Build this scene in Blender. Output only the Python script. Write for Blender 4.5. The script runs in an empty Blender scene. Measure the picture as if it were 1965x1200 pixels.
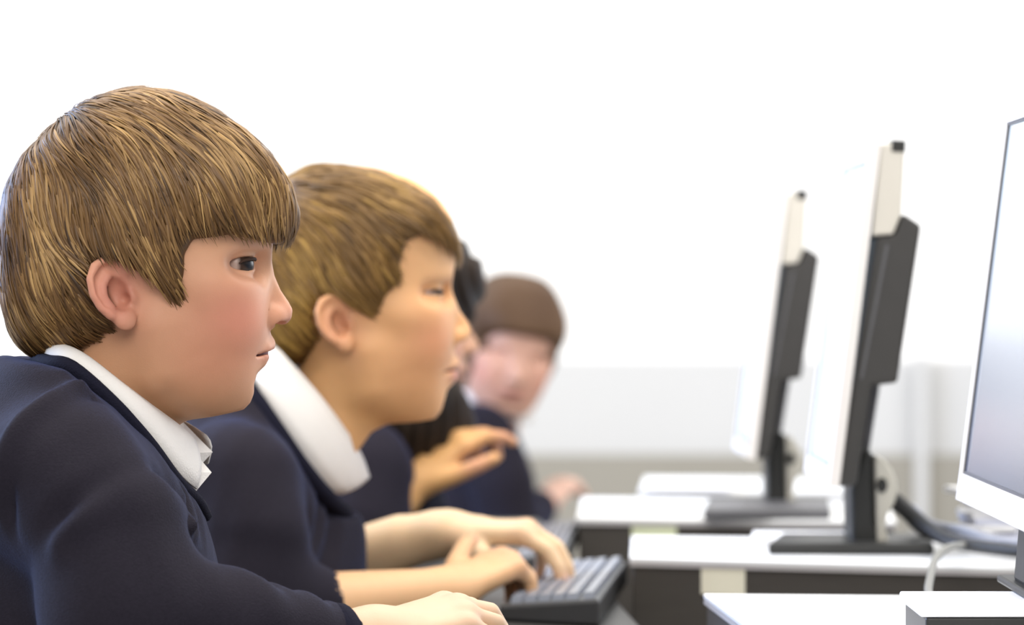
import bpy, bmesh, math, random
import numpy as np
from mathutils import Vector, Matrix

random.seed(7)
rng = np.random.default_rng(11)
scene = bpy.context.scene
COL = scene.collection

# ------------------------------------------------------------------ camera
F, UC, VH, ZC = 7370.0, 982.5, 550.0, 1.107      # focal length in px of the 1965 px frame, horizon row, eye height
cam_data = bpy.data.cameras.new('camera')
cam_data.sensor_width = 36.0
cam_data.lens = F * 36.0 / 1965.0
cam_data.shift_y = -50.0 / 1965.0
cam_data.clip_start = 0.05
cam_data.dof.use_dof = True
cam_data.dof.focus_distance = 2.76
cam_data.dof.aperture_fstop = 6.3
cam = bpy.data.objects.new('camera', cam_data)
cam.location = (0, 0, ZC)
cam.rotation_euler = (math.pi / 2, 0, 0)
COL.objects.link(cam)
scene.camera = cam

# ------------------------------------------------------------------ world, lamps, exposure
world = bpy.data.worlds.new('world')
scene.world = world
world.use_nodes = True
world.node_tree.nodes['Background'].inputs[0].default_value = (0.96, 0.98, 1.0, 1)
world.node_tree.nodes['Background'].inputs[1].default_value = 0.46

def area(name, loc, target, size, size_y, power, color):
    l = bpy.data.lights.new(name, 'AREA')
    l.shape = 'RECTANGLE'; l.size = size; l.size_y = size_y
    l.energy = power; l.color = color
    o = bpy.data.objects.new(name, l)
    o.location = loc
    o.rotation_euler = (Vector(target) - Vector(loc)).to_track_quat('-Z', 'Y').to_euler()
    COL.objects.link(o)
    return o

area('ceiling_and_fill_light', (-0.1, 3.6, 2.75), (-0.15, 3.6, 0), 2.2, 4.5, 145, (1.0, 0.96, 0.90))
area('ceiling_and_fill_light', (-0.1, -0.4, 2.75), (-0.15, 2.4, 0.6), 2.4, 1.6, 90, (1.0, 0.96, 0.90))  # unseen fill lamp behind the camera, added to brighten the faces
area('ceiling_and_fill_light', (0.0, 7.2, 2.75), (0.0, 8.6, 1.0), 5.0, 1.6, 125, (1.0, 0.98, 0.96))
area('window_light', (3.4, 6.0, 1.9), (-0.2, 3.0, 1.1), 2.0, 1.6, 62, (0.95, 0.98, 1.0))
area('window_light', (-3.0, 4.6, 1.9), (-0.35, 3.0, 0.95), 2.4, 1.4, 190, (0.45, 0.62, 1.0))

vs = scene.view_settings
vs.view_transform = 'Standard'; vs.look = 'None'; vs.gamma = 1.0; vs.use_curve_mapping = False
vs.exposure = 0.0

# ------------------------------------------------------------------ helpers
def P(u, v, d):
    return Vector(((u - UC) * d / F, d, ZC - (v - VH) * d / F))

MATS = {}
def mat(name, color, rough=0.5, spec=0.4, noise=0.0, noise_scale=60.0, bump=0.0, bump_scale=300.0, metal=0.0,
        attr=False, sss=0.0, sheen=0.0, sheen_tint=(1, 1, 1), emit=0.0, stretch=None, aniso=0.0):
    m = bpy.data.materials.new(name); m.use_nodes = True
    nt = m.node_tree; b = nt.nodes['Principled BSDF']
    b.inputs['Roughness'].default_value = rough
    b.inputs['Specular IOR Level'].default_value = spec
    b.inputs['Metallic'].default_value = metal
    tc = nt.nodes.new('ShaderNodeTexCoord')
    mp = nt.nodes.new('ShaderNodeMapping')
    nt.links.new(tc.outputs['Object'], mp.inputs['Vector'])
    if stretch: mp.inputs['Scale'].default_value = stretch
    if attr:
        src = nt.nodes.new('ShaderNodeVertexColor'); src.layer_name = 'Col'; csock = src.outputs['Color']
    else:
        src = nt.nodes.new('ShaderNodeRGB'); src.outputs[0].default_value = (*color, 1); csock = src.outputs[0]
    n = nt.nodes.new('ShaderNodeTexNoise'); n.inputs['Scale'].default_value = noise_scale; n.inputs['Detail'].default_value = 3
    nt.links.new(mp.outputs[0], n.inputs['Vector'])
    mr = nt.nodes.new('ShaderNodeMapRange')
    mr.inputs['To Min'].default_value = 1 - noise; mr.inputs['To Max'].default_value = 1 + noise
    nt.links.new(n.outputs['Fac'], mr.inputs['Value'])
    mx = nt.nodes.new('ShaderNodeVectorMath'); mx.operation = 'SCALE'
    nt.links.new(csock, mx.inputs[0]); nt.links.new(mr.outputs[0], mx.inputs['Scale'])
    nt.links.new(mx.outputs[0], b.inputs['Base Color'])
    if bump > 0:
        n2 = nt.nodes.new('ShaderNodeTexNoise'); n2.inputs['Scale'].default_value = bump_scale; n2.inputs['Detail'].default_value = 2
        nt.links.new(mp.outputs[0], n2.inputs['Vector'])
        bp = nt.nodes.new('ShaderNodeBump'); bp.inputs['Strength'].default_value = bump; bp.inputs['Distance'].default_value = 0.002
        nt.links.new(n2.outputs['Fac'], bp.inputs['Height']); nt.links.new(bp.outputs[0], b.inputs['Normal'])
    if sss > 0:
        b.inputs['Subsurface Weight'].default_value = sss
        b.inputs['Subsurface Scale'].default_value = 0.006
        b.inputs['Subsurface Radius'].default_value = (1.0, 0.35, 0.2)
    if sheen > 0:
        b.inputs['Sheen Weight'].default_value = sheen
        b.inputs['Sheen Roughness'].default_value = 0.25
        b.inputs['Sheen Tint'].default_value = (*sheen_tint, 1)
    if emit > 0:
        nt.links.new(mx.outputs[0], b.inputs['Emission Color']); b.inputs['Emission Strength'].default_value = emit
    if aniso: b.inputs['Anisotropic'].default_value = aniso
    MATS[name] = m
    return m

M_WALL = mat('wall_paint', (0.88, 0.88, 0.87), 0.9, 0.1, 0.015, 3, 0.05, 200)
M_GREYWALL = mat('grey_panel', (0.56, 0.565, 0.57), 0.8, 0.2, 0.03, 2)
M_BEIGE = mat('beige_panel', (0.30, 0.285, 0.25), 0.8, 0.2, 0.04, 3)
M_FLOOR = mat('floor_carpet', (0.42, 0.40, 0.37), 0.95, 0.1, 0.15, 120, 0.2, 300)
M_WHITE_TOP = mat('white_laminate', (0.80, 0.81, 0.82), 0.35, 0.4, 0.02, 20)
M_DARK_PANEL = mat('dark_laminate', (0.052, 0.046, 0.040), 0.55, 0.3, 0.12, 30, 0, 1, stretch=(1, 1, 8))
M_EDGE = mat('grey_edge', (0.42, 0.40, 0.40), 0.5, 0.4, 0.03, 40)
M_TABLE = mat('black_table', (0.030, 0.029, 0.027), 0.45, 0.4, 0.15, 40)
M_BLACK = mat('black_plastic', (0.022, 0.022, 0.021), 0.42, 0.4, 0.08, 80, 0.05, 600)
M_DGREY = mat('dark_grey_plastic', (0.045, 0.043, 0.042), 0.45, 0.4, 0.1, 60)
M_MGREY = mat('mid_grey_plastic', (0.11, 0.11, 0.12), 0.45, 0.4, 0.1, 60)
M_SILVER = mat('pale_plastic', (0.66, 0.63, 0.57), 0.45, 0.4, 0.04, 40)
M_PINKW = mat('pale_bezel', (0.87, 0.84, 0.83), 0.4, 0.4, 0.02, 40)
M_BEIGEP = mat('beige_plastic', (0.56, 0.54, 0.48), 0.5, 0.4, 0.05, 40)
M_PAPER = mat('white_paper', (0.84, 0.84, 0.86), 0.8, 0.2, 0.02, 40)
M_LILAC = mat('lilac_paper', (0.62, 0.64, 0.76), 0.8, 0.2, 0.02, 40)
M_LABEL = mat('cream_label', (0.70, 0.67, 0.54), 0.8, 0.2, 0.07, 25)
M_LABELG = mat('green_cream_label', (0.62, 0.66, 0.46), 0.8, 0.2, 0.07, 25)
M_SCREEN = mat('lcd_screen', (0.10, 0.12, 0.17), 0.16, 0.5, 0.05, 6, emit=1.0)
def screen_reflection_ramp(m, top, bottom, strength):  # emission ramp that paints a reflection gradient into the screen
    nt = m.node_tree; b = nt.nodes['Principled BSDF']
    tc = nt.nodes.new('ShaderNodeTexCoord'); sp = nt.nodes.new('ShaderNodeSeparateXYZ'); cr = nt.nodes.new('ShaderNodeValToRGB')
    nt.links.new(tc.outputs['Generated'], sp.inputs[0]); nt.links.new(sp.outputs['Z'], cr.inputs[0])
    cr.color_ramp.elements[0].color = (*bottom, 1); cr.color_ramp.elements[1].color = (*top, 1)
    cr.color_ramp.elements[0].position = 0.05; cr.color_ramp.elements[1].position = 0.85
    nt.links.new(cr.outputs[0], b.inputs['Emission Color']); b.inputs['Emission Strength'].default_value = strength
M_SCREENB = mat('lcd_screen_bright', (0.55, 0.66, 0.78), 0.22, 0.5, 0.03, 6, emit=0.45)
screen_reflection_ramp(M_SCREEN, (0.72, 0.84, 0.95), (0.05, 0.05, 0.08), 0.7)
M_CABLE = mat('cable_rubber', (0.035, 0.036, 0.040), 0.5, 0.4, 0.1, 60)
M_CABLEG = mat('grey_cable', (0.20, 0.20, 0.19), 0.5, 0.4, 0.1, 60)
M_CABLEB = mat('blue_grey_cable', (0.33, 0.35, 0.42), 0.5, 0.4, 0.1, 60)
M_KEY = mat('keycap', (0.24, 0.26, 0.31), 0.25, 0.7, 0.05, 60)
M_KEYG = mat('keyboard_shell', (0.035, 0.035, 0.037), 0.4, 0.4, 0.08, 60)

def setp(o, label=None, cat=None, group=None, kind=None):
    if label: o['label'] = label
    if cat: o['category'] = cat
    if group: o['group'] = group
    if kind: o['kind'] = kind
    return o

def empty(name, loc=(0, 0, 0), rz=0.0, **kw):
    o = bpy.data.objects.new(name, None); COL.objects.link(o)
    o.location = loc; o.rotation_euler = (0, 0, rz)
    o.empty_display_size = 0.05
    return setp(o, **kw)

def mesh_obj(name, verts, faces, m, parent=None, smooth=False, bevel=0.0, segs=2, **kw):
    me = bpy.data.meshes.new(name)
    me.from_pydata([tuple(v) for v in verts], [], [tuple(f) for f in faces])
    me.update()
    bm = bmesh.new(); bm.from_mesh(me)
    bmesh.ops.recalc_face_normals(bm, faces=bm.faces)
    if bevel > 0:
        es = [e for e in bm.edges if e.is_manifold and e.calc_face_angle(0) > 0.6]
        bmesh.ops.bevel(bm, geom=es, offset=bevel, segments=segs, affect='EDGES', profile=0.5)
    bm.to_mesh(me); bm.free()
    if smooth:
        for p in me.polygons: p.use_smooth = True
    me.materials.append(m)
    o = bpy.data.objects.new(name, me); COL.objects.link(o)
    if parent: o.parent = parent
    return setp(o, **kw)

def box_vf(lo, hi):
    x0, y0, z0 = lo; x1, y1, z1 = hi
    v = [(x0,y0,z0),(x1,y0,z0),(x1,y1,z0),(x0,y1,z0),(x0,y0,z1),(x1,y0,z1),(x1,y1,z1),(x0,y1,z1)]
    f = [(0,3,2,1),(4,5,6,7),(0,1,5,4),(1,2,6,5),(2,3,7,6),(3,0,4,7)]
    return v, f

def box(name, lo, hi, m, parent=None, bevel=0.0, **kw):
    v, f = box_vf(lo, hi)
    return mesh_obj(name, v, f, m, parent, bevel=bevel, **kw)

def prism(name, poly, z0, z1, m, parent=None, bevel=0.0, **kw):
    n = len(poly)
    v = [(x, y, z0) for x, y in poly] + [(x, y, z1) for x, y in poly]
    f = [tuple(range(n))[::-1], tuple(range(n, 2 * n))] + [(i, (i + 1) % n, n + (i + 1) % n, n + i) for i in range(n)]
    return mesh_obj(name, v, f, m, parent, bevel=bevel, **kw)

def xz_prism(name, poly, y0, y1, m, parent=None, bevel=0.0, smooth=False, **kw):
    """a profile in the x-z plane extruded along y"""
    n = len(poly)
    v = [(x, y0, z) for x, z in poly] + [(x, y1, z) for x, z in poly]
    f = [tuple(range(n)), tuple(range(n, 2 * n))[::-1]] + [(i, n + i, n + (i + 1) % n, (i + 1) % n) for i in range(n)]
    return mesh_obj(name, v, f, m, parent, bevel=bevel, smooth=smooth, **kw)

def catmull(pts, n):
    pts = np.array(pts, float); k = len(pts)
    ext = np.vstack([2 * pts[0] - pts[1], pts, 2 * pts[-1] - pts[-2]])
    out = []
    for s in np.linspace(0, k - 1, n):
        i = min(int(s), k - 2); t = s - i
        p0, p1, p2, p3 = ext[i], ext[i + 1], ext[i + 2], ext[i + 3]
        out.append(0.5 * ((2 * p1) + (-p0 + p2) * t + (2 * p0 - 5 * p1 + 4 * p2 - p3) * t * t + (-p0 + 3 * p1 - 3 * p2 + p3) * t ** 3))
    return np.array(out)

def tube(name, pts, r, m, parent=None, n=24, sides=8, **kw):
    c = catmull(pts, n)
    rr = np.broadcast_to(np.interp(np.linspace(0, 1, n), np.linspace(0, 1, len(r)), r) if hasattr(r, '__len__') else r, (n,))
    v = []; f = []
    up = np.array([0.13, 0.21, 0.97])
    for i in range(n):
        t = c[min(i + 1, n - 1)] - c[max(i - 1, 0)]; t /= np.linalg.norm(t) + 1e-9
        a = np.cross(t, up); a /= np.linalg.norm(a) + 1e-9; b = np.cross(a, t)
        for k in range(sides):
            w = 2 * math.pi * k / sides
            v.append(c[i] + rr[i] * (a * math.cos(w) + b * math.sin(w)))
    for i in range(n - 1):
        for k in range(sides):
            k2 = (k + 1) % sides
            f.append((i * sides + k, i * sides + k2, (i + 1) * sides + k2, (i + 1) * sides + k))
    f.append(tuple(range(sides))[::-1]); f.append(tuple(range((n - 1) * sides, n * sides)))
    return mesh_obj(name, v, f, m, parent, smooth=True, **kw)

# ------------------------------------------------------------------ the room
WY = 9.0
box('floor', (-6, -1.5, -0.05), (6, WY, 0.0), M_FLOOR, kind='structure')
box('wall_back', (-6, WY, 0.0), (6, WY + 0.1, 3.0), M_WALL, kind='structure')
zg = P(0, 690, WY).z; zb = P(0, 872, WY).z
box('trim_1', (-6, WY - 0.02, zb), (6, WY, zg), M_GREYWALL, kind='structure')
box('baseboard_back', (-6, WY - 0.05, 0.0), (6, WY, zb), M_BEIGE, kind='structure')
p0 = P(1806, 690, 8.4); p1 = P(1830, 690, 8.4)
box('trim_2', (p0.x, 8.92, 0.0), (p1.x, 8.96, p0.z), M_GREYWALL, kind='structure')

# ------------------------------------------------------------------ desks (white tops on dark carcases), bench, monitors
ZT = ZC - 0.2575                  # height of the white tops
ZB = ZC - 0.300                   # height of the black keyboard bench
def on(v, z=ZT):                  # distance at which the plane z shows at row v
    return (ZC - z) * F / (v - VH)
def plan(u, v, z=ZT):
    p = P(u, v, on(v, z)); return (p.x, p.y)

def desk(poly_px, label_px, label_mat, text):
    poly = [plan(u, v) for u, v in poly_px]
    cx = sum(p[0] for p in poly) / 4; cy = sum(p[1] for p in poly) / 4
    r = empty('monitor_desk', (cx, cy, 0), label=text, cat='desk', group='white topped computer desks')
    loc = [(x - cx, y - cy) for x, y in poly]
    prism('desk_top', loc, ZT - 0.0045, ZT, M_WHITE_TOP, r, bevel=0.001)
    prism('edge_band', [(x * 0.998, y * 0.998) for x, y in loc], ZT - 0.0085, ZT - 0.0046, M_EDGE, r)
    ins = [(x * 0.985, y * 0.985) for x, y in loc]
    prism('carcase', ins, 0.0, ZT - 0.0086, M_DARK_PANEL, r, bevel=0.002)
    if label_px:
        u0, v0, u1, v1 = label_px
        a, b = ins[1], ins[2]                        # near side of the carcase
        def along(u):
            best = min(np.linspace(0, 1, 800), key=lambda t: abs(UC + F * (cx + a[0] + t * (b[0] - a[0])) / (cy + a[1] + t * (b[1] - a[1])) - u))
            return (a[0] + best * (b[0] - a[0]), a[1] + best * (b[1] - a[1]))
        q0, q1 = along(u0), along(u1)
        dd = cy + q0[1]
        z1 = ZC - (v0 - VH) * dd / F; z0 = ZC - (v1 - VH) * dd / F
        v = [(q0[0], q0[1] - 0.0012, z0), (q1[0], q1[1] - 0.0012, z0), (q1[0], q1[1] - 0.0012, z1), (q0[0], q0[1] - 0.0012, z1)]
        v += [(x, y + 0.0024, z) for x, y, z in v]
        mesh_obj('paper_label', v, [(0,1,2,3),(7,6,5,4),(0,4,5,1),(1,5,6,2),(2,6,7,3),(3,7,4,0)], label_mat, r)
    return r

desk([(1350, 1140), (1610, 1336), (2330, 1345), (2080, 1146)], None, None,
     'white topped dark desk nearest the camera, at the lower right corner')
desk([(1212, 1029), (1208, 1070), (1952, 1090), (1965, 1036)], (1345, 1078, 1430, 1140), M_LABEL,
     'middle white topped desk with a cream label on its dark side')
desk([(1116, 954), (1106, 993), (1720, 1001), (1700, 960)], (1212, 997, 1298, 1034), M_LABELG,
     'third white topped desk, with a greenish label on its dark side')
desk([(1236, 914), (1225, 944), (1660, 946), (1640, 916)], None, None,
     'farthest white topped desk, blurred, in front of the beige panel')

bench = empty('keyboard_bench', (0, 3.6, 0), label='long black bench in front of the desks, under the keyboards and hands', cat='bench')
bpoly = [(-0.115, 2.40 - 3.6), (0.160, 2.40 - 3.6), (0.104, 3.60 - 3.6), (0.062, 4.40 - 3.6), (0.035, 4.95 - 3.6), (-0.245, 4.95 - 3.6)]
prism('bench_top', bpoly, ZB - 0.025, ZB, M_TABLE, bench, bevel=0.003)
for yy in (2.45, 3.65, 4.88):
    off = -0.0526 * (yy - 2.4)
    box('leg_panel', (-0.09 + off, yy - 3.6 - 0.012, 0.0), (0.12 + off, yy - 3.6 + 0.012, ZB - 0.0251), M_TABLE, bench)

def merge_vf(parts):
    V = []; Fc = []
    for v, f in parts:
        o = len(V); V += v; Fc += [tuple(i + o for i in ff) for ff in f]
    return V, Fc

def monitor(origin, S, W, front, shell, upper, label, screen_mat, chin=0.0, detail=True, neck_px=None):
    """front: ((x,z) bottom, (x,z) top) of the front plane; all x,z relative to the base centre; y = -W/2 is the side next the camera"""
    r = empty('monitor', origin, label=label, cat='monitor', group='flat monitors on the desks')
    (xb, zb_), (xt, zt) = front
    H = math.hypot(xt - xb, zt - zb_)
    ex = np.array(((xt - xb) / H, 0, (zt - zb_) / H)); en = np.array((ex[2], 0, -ex[0])); ey = np.array((0, 1, 0))
    o = np.array((xb, 0, zb_))
    def slab(t0, t1, y0, y1, n0, n1):
        v, f = box_vf((t0, y0, n0), (t1, y1, n1))
        return [tuple(o + a * ex + b * ey + c * en) for a, b, c in v], f
    bw = 0.017 * S; h = W / 2
    # bezel: four bars in one frame
    V, Fc = merge_vf([slab(H - bw, H, -h, h, 0, 0.010 * S), slab(0, bw + chin, -h, h, 0, 0.010 * S),
                      slab(bw + chin, H - bw, -h, -h + bw, 0, 0.010 * S), slab(bw + chin, H - bw, h - bw, h, 0, 0.010 * S)])
    bz = mesh_obj('bezel', V, Fc, M_PINKW, r)
    V, Fc = slab(bw + chin - 0.001, H - bw + 0.001, -h + bw - 0.001, h - bw + 0.001, 0.0025, 0.0095 * S)
    mesh_obj('screen', V, Fc, screen_mat, r)
    g = 0.0022
    V, Fc = merge_vf([slab(bw + chin, bw + chin + g, -h + bw, h - bw, 0.0012, 0.0035), slab(H - bw - g, H - bw, -h + bw, h - bw, 0.0012, 0.0035),
                      slab(bw + chin, H - bw, -h + bw, -h + bw + g, 0.0012, 0.0035), slab(bw + chin, H - bw, h - bw - g, h - bw, 0.0012, 0.0035)])
    mesh_obj('screen_gasket', V, Fc, M_MGREY, r)
    if chin > 0.02:
        for k in range(1):
            V, Fc = slab(0.020 + k * 0.012, 0.022 + k * 0.012, -h + 0.03, h - 0.03, -0.0012, 0.002)
            mesh_obj('speaker_slot', V, Fc, M_EDGE, r)
    if upper: xz_prism('upper_cover', upper, -h + 0.002, h - 0.002, M_SILVER, r, bevel=0.002)
    if shell: xz_prism('back_shell', shell, -h + 0.004, h - 0.004, M_DGREY, r, bevel=0.003)
    return r

# middle monitor: profile read at the side nearest the camera
D2 = 3.62
O2 = Vector((P(1630, 0, 3.78).x + 0.0, 3.77, ZT))
def rel2(u, v, d=D2, O=O2):
    p = P(u, v, d); return (p.x - O.x, p.z - O.z)
def build_mon(O, S, lab, scr, near_d):
    q = lambda u, v: tuple(S * c for c in rel2(u, v))
    W = 2 * 0.15 * S
    r = monitor(O, S, W, (q(1590, 934), q(1671, 274)),
                [q(*p) for p in [(1683, 456), (1716, 452), (1735, 410), (1769, 433), (1723, 735), (1674, 741), (1644, 932), (1608, 936)]],
                [q(*p) for p in [(1692, 274), (1738, 276), (1731, 409), (1714, 450), (1674, 453)]], lab, scr)
    c = [q(*p) for p in [(1712, 268), (1739, 270), (1738, 292), (1711, 291)]]
    xz_prism('top_cap', c, -W / 2 + 0.001, -W / 2 + 0.05, M_BLACK, r, bevel=0.001)
    # groove lines on the side of the shell
    g = [q(*p) for p in [(1700, 470), (1706, 470), (1656, 728), (1651, 728)]]
    xz_prism('side_seam', g, -W / 2 + 0.0025, -W / 2 + 0.01, M_MGREY, r)
    # stand: flat foot, neck, pale round bracket with a dark hole, strut behind the panel
    qn = lambda u, v: tuple(S * c for c in rel2(u, v, 3.74))
    xz_prism('neck', [qn(*p) for p in [(1655, 860), (1672, 866), (1676, 1000), (1690, 1045), (1632, 1045), (1630, 940)]], -0.045 * S, 0.045 * S, M_BLACK, r, bevel=0.004)
    xz_prism('strut', [qn(*p) for p in [(1672, 735), (1690, 735), (1668, 872), (1655, 865)]], -0.03 * S, 0.03 * S, M_MGREY, r, bevel=0.003)
    arc = [(1676, 872), (1690, 878), (1706, 896), (1717, 920), (1719, 945), (1712, 968), (1700, 985), (1696, 1010), (1704, 1044), (1680, 1044)]
    b = xz_prism('cable_bracket', [qn(*p) for p in arc], -0.046 * S, 0.02 * S, M_BEIGEP, r, bevel=0.002)
    hx, hz = qn(1689, 930)
    hv = []; n = 14
    for yy in (-0.0475 * S, -0.0450 * S):
        hv += [(hx + 0.0055 * S * math.cos(2 * math.pi * k / n), yy, hz + 0.0075 * S * math.sin(2 * math.pi * k / n)) for k in range(n)]
    mesh_obj('bracket_hole', hv, [tuple(range(n)), tuple(range(n, 2 * n))[::-1]] + [(k, n + k, n + (k + 1) % n, (k + 1) % n) for k in range(n)], M_BLACK, r)
    return r
m2 = build_mon(O2, 1.0, 'middle monitor with dark shell and pale upper edge, seen from its side', M_SCREENB, D2)
m2p = [plan(1474, 1065), (P(1792, 1066, on(1066)).x, on(1066)), (P(1785, 1040, on(1044)).x, on(1044)), (P(1500, 1044, on(1044)).x, on(1044))]
prism('foot', [(x - O2.x, y - O2.y) for x, y in m2p], 0.0, 0.011, M_BLACK, m2, bevel=0.003)

O3 = Vector((P(1471, 0, 4.46).x, 4.45, ZT))
m3 = build_mon(O3, 0.925, 'farther monitor, blurred, dark shell with pale upper edge', M_SCREENB, 4.30)
m3p = [plan(1350, 998), (P(1594, 998, on(998)).x, on(998)), (P(1590, 972, on(974)).x, on(974)), (P(1360, 974, on(974)).x, on(974))]
prism('foot', [(x - O3.x, y - O3.y) for x, y in m3p], 0.0, 0.012, M_MGREY, m3, bevel=0.003)

# nearest monitor: its screen is seen from the front at a grazing angle
O1 = Vector((0.43, 2.80, ZT + 0.034))
d1 = 3.02
def rel1(u, v): p = P(u, v, d1); return (p.x - O1.x, p.z - O1.z)
fb, ft = rel1(1834, 958), rel1(1932, 196)
bx, bz = fb; tx, tz = ft
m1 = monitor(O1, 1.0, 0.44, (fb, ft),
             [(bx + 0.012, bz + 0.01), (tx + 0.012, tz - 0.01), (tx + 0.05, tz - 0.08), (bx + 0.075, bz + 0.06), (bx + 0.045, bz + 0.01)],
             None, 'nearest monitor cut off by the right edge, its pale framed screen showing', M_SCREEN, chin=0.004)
xz_prism('neck', [(-0.058, 0.005), (-0.030, 0.005), (-0.020, bz + 0.10), (-0.044, bz + 0.10)], -0.05, 0.05, M_BLACK, m1, bevel=0.003)
prism('foot', [(-0.064, -0.07), (0.09, -0.07), (0.09, 0.10), (-0.064, 0.10)], 0.0, 0.006, M_BLACK, m1, bevel=0.002)

# flat box under the nearest monitor
ft0 = on(1135, ZT + 0.0335); nt0 = on(1166, ZT + 0.0335)
fx = P(1726, 0, ft0).x; nx = P(1766, 0, nt0).x
bxr = empty('flat_box', (0.42, (ft0 + nt0) / 2, ZT), label='flat black box with a white lid beneath the nearest monitor', cat='box')
cy = (ft0 + nt0) / 2
fpoly = [(fx - 0.42, ft0 - cy), (nx - 0.42, nt0 - cy - 0.0), (0.20, nt0 - cy), (0.20, ft0 - cy)]
prism('case', [(x * 0.985 + 0.002, y * 0.96) for x, y in fpoly], 0.0, 0.0265, M_BLACK, bxr, bevel=0.002)
prism('lid', fpoly, 0.0266, 0.0335, M_PAPER, bxr, bevel=0.0015)

# booklet and papers lying on the desks
def paper(poly_px, z0, th, label, m=M_PAPER, name='booklet'):
    pl = [plan(u, v, z0 + th) for u, v in poly_px]
    cx = sum(p[0] for p in pl) / len(pl); cy = sum(p[1] for p in pl) / len(pl)
    o = empty(name, (cx, cy, z0), label=label, cat='booklet' if name == 'booklet' else 'paper')
    lc = [(x - cx, y - cy) for x, y in pl]
    if th > 0.004:
        prism('cover', lc, th * 0.8, th, m, o); prism('pages', [(x * 0.97, y * 0.97) for x, y in lc], th * 0.15, th * 0.8 - 0.0001, M_PAPER, o)
        prism('back_cover', lc, 0.0, th * 0.15 - 0.0001, m, o)
    else:
        prism('sheet', lc, 0, th, m, o)
    return o
paper([(1446, 1019), (1440, 1034), (1632, 1036), (1640, 1020)], ZT, 0.010, 'white booklet lying on the middle desk behind the monitor foot')
paper([(1660, 1121), (1655, 1132), (1850, 1133), (1846, 1123)], ZT + 0.0, 0.002, 'thin pale sheet behind the flat black box', name='paper_sheet') if False else None
paper([(1240, 917), (1236, 938), (1400, 939), (1400, 918)], ZT, 0.008, 'pale lilac booklet on the farthest desk', name='booklet')

ps = empty('paper_stack', P(1918, 1040, 3.775) * 1.0, label='untidy stack of white papers on the middle desk, below the nearest screen', cat='papers')
ps.location.z = ZT
zz = 0.0005
for k in range(12):
    th = random.uniform(0.002, 0.0065); w, l = random.uniform(0.055, 0.075), random.uniform(0.09, 0.105); a = random.uniform(-0.35, 0.35); dx, dy = random.uniform(-.008, .008), random.uniform(-.004, .004)
    q = [(dx + x * math.cos(a) - y * math.sin(a), dy + x * math.sin(a) + y * math.cos(a)) for x, y in ((-w/2, -l/2), (w/2, -l/2), (w/2, l/2), (-w/2, l/2))]
    prism('sheet', q, zz, zz + th, M_PAPER if k % 3 else M_LILAC, ps, bevel=0.0004)
    zz += th + 0.0006
# ------------------------------------------------------------------ cables
def cable(pts_px, r, m, label):
    pts = [P(u, v, d) for u, v, d in pts_px]
    return tube('cable', pts, r, m, n=40, label=label, cat='cable', group='cables behind the monitors')
cable([(1700, 952, 3.78), (1722, 960, 3.76), (1750, 985, 3.74), (1782, 1012, 3.70), (1830, 1040, 3.60), (1900, 1052, 3.55), (1990, 1062, 3.5)], 0.0062, M_CABLE, 'thick black cable hanging from the middle monitor towards the right edge')
cable([(1704, 962, 3.80), (1738, 990, 3.80), (1772, 1022, 3.78), (1840, 1046, 3.70), (1905, 1046, 3.66), (1985, 1040, 3.6)], 0.0045, M_CABLE, 'second black cable, slightly below and behind the thick one')
cable([(1740, 982, 3.80), (1790, 1006, 3.74), (1850, 1018, 3.67), (1910, 1036, 3.63), (1985, 1048, 3.59)], 0.0042, M_CABLEB, 'blue grey cable lying across the pale desk end')
cable([(1752, 975, 3.78), (1800, 1020, 3.72), (1865, 1030, 3.66), (1930, 1052, 3.61), (1990, 1056, 3.57)], 0.0040, M_CABLEB, 'lighter blue grey cable crossing the black ones')
cable([(1852, 1046, 3.58), (1818, 1052, 3.48), (1795, 1074, 3.36), (1786, 1105, 3.24), (1782, 1138, 3.12), (1800, 1150, 3.06)], 0.0034, M_CABLEG, 'thin grey cable curving down towards the flat black box')

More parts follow.
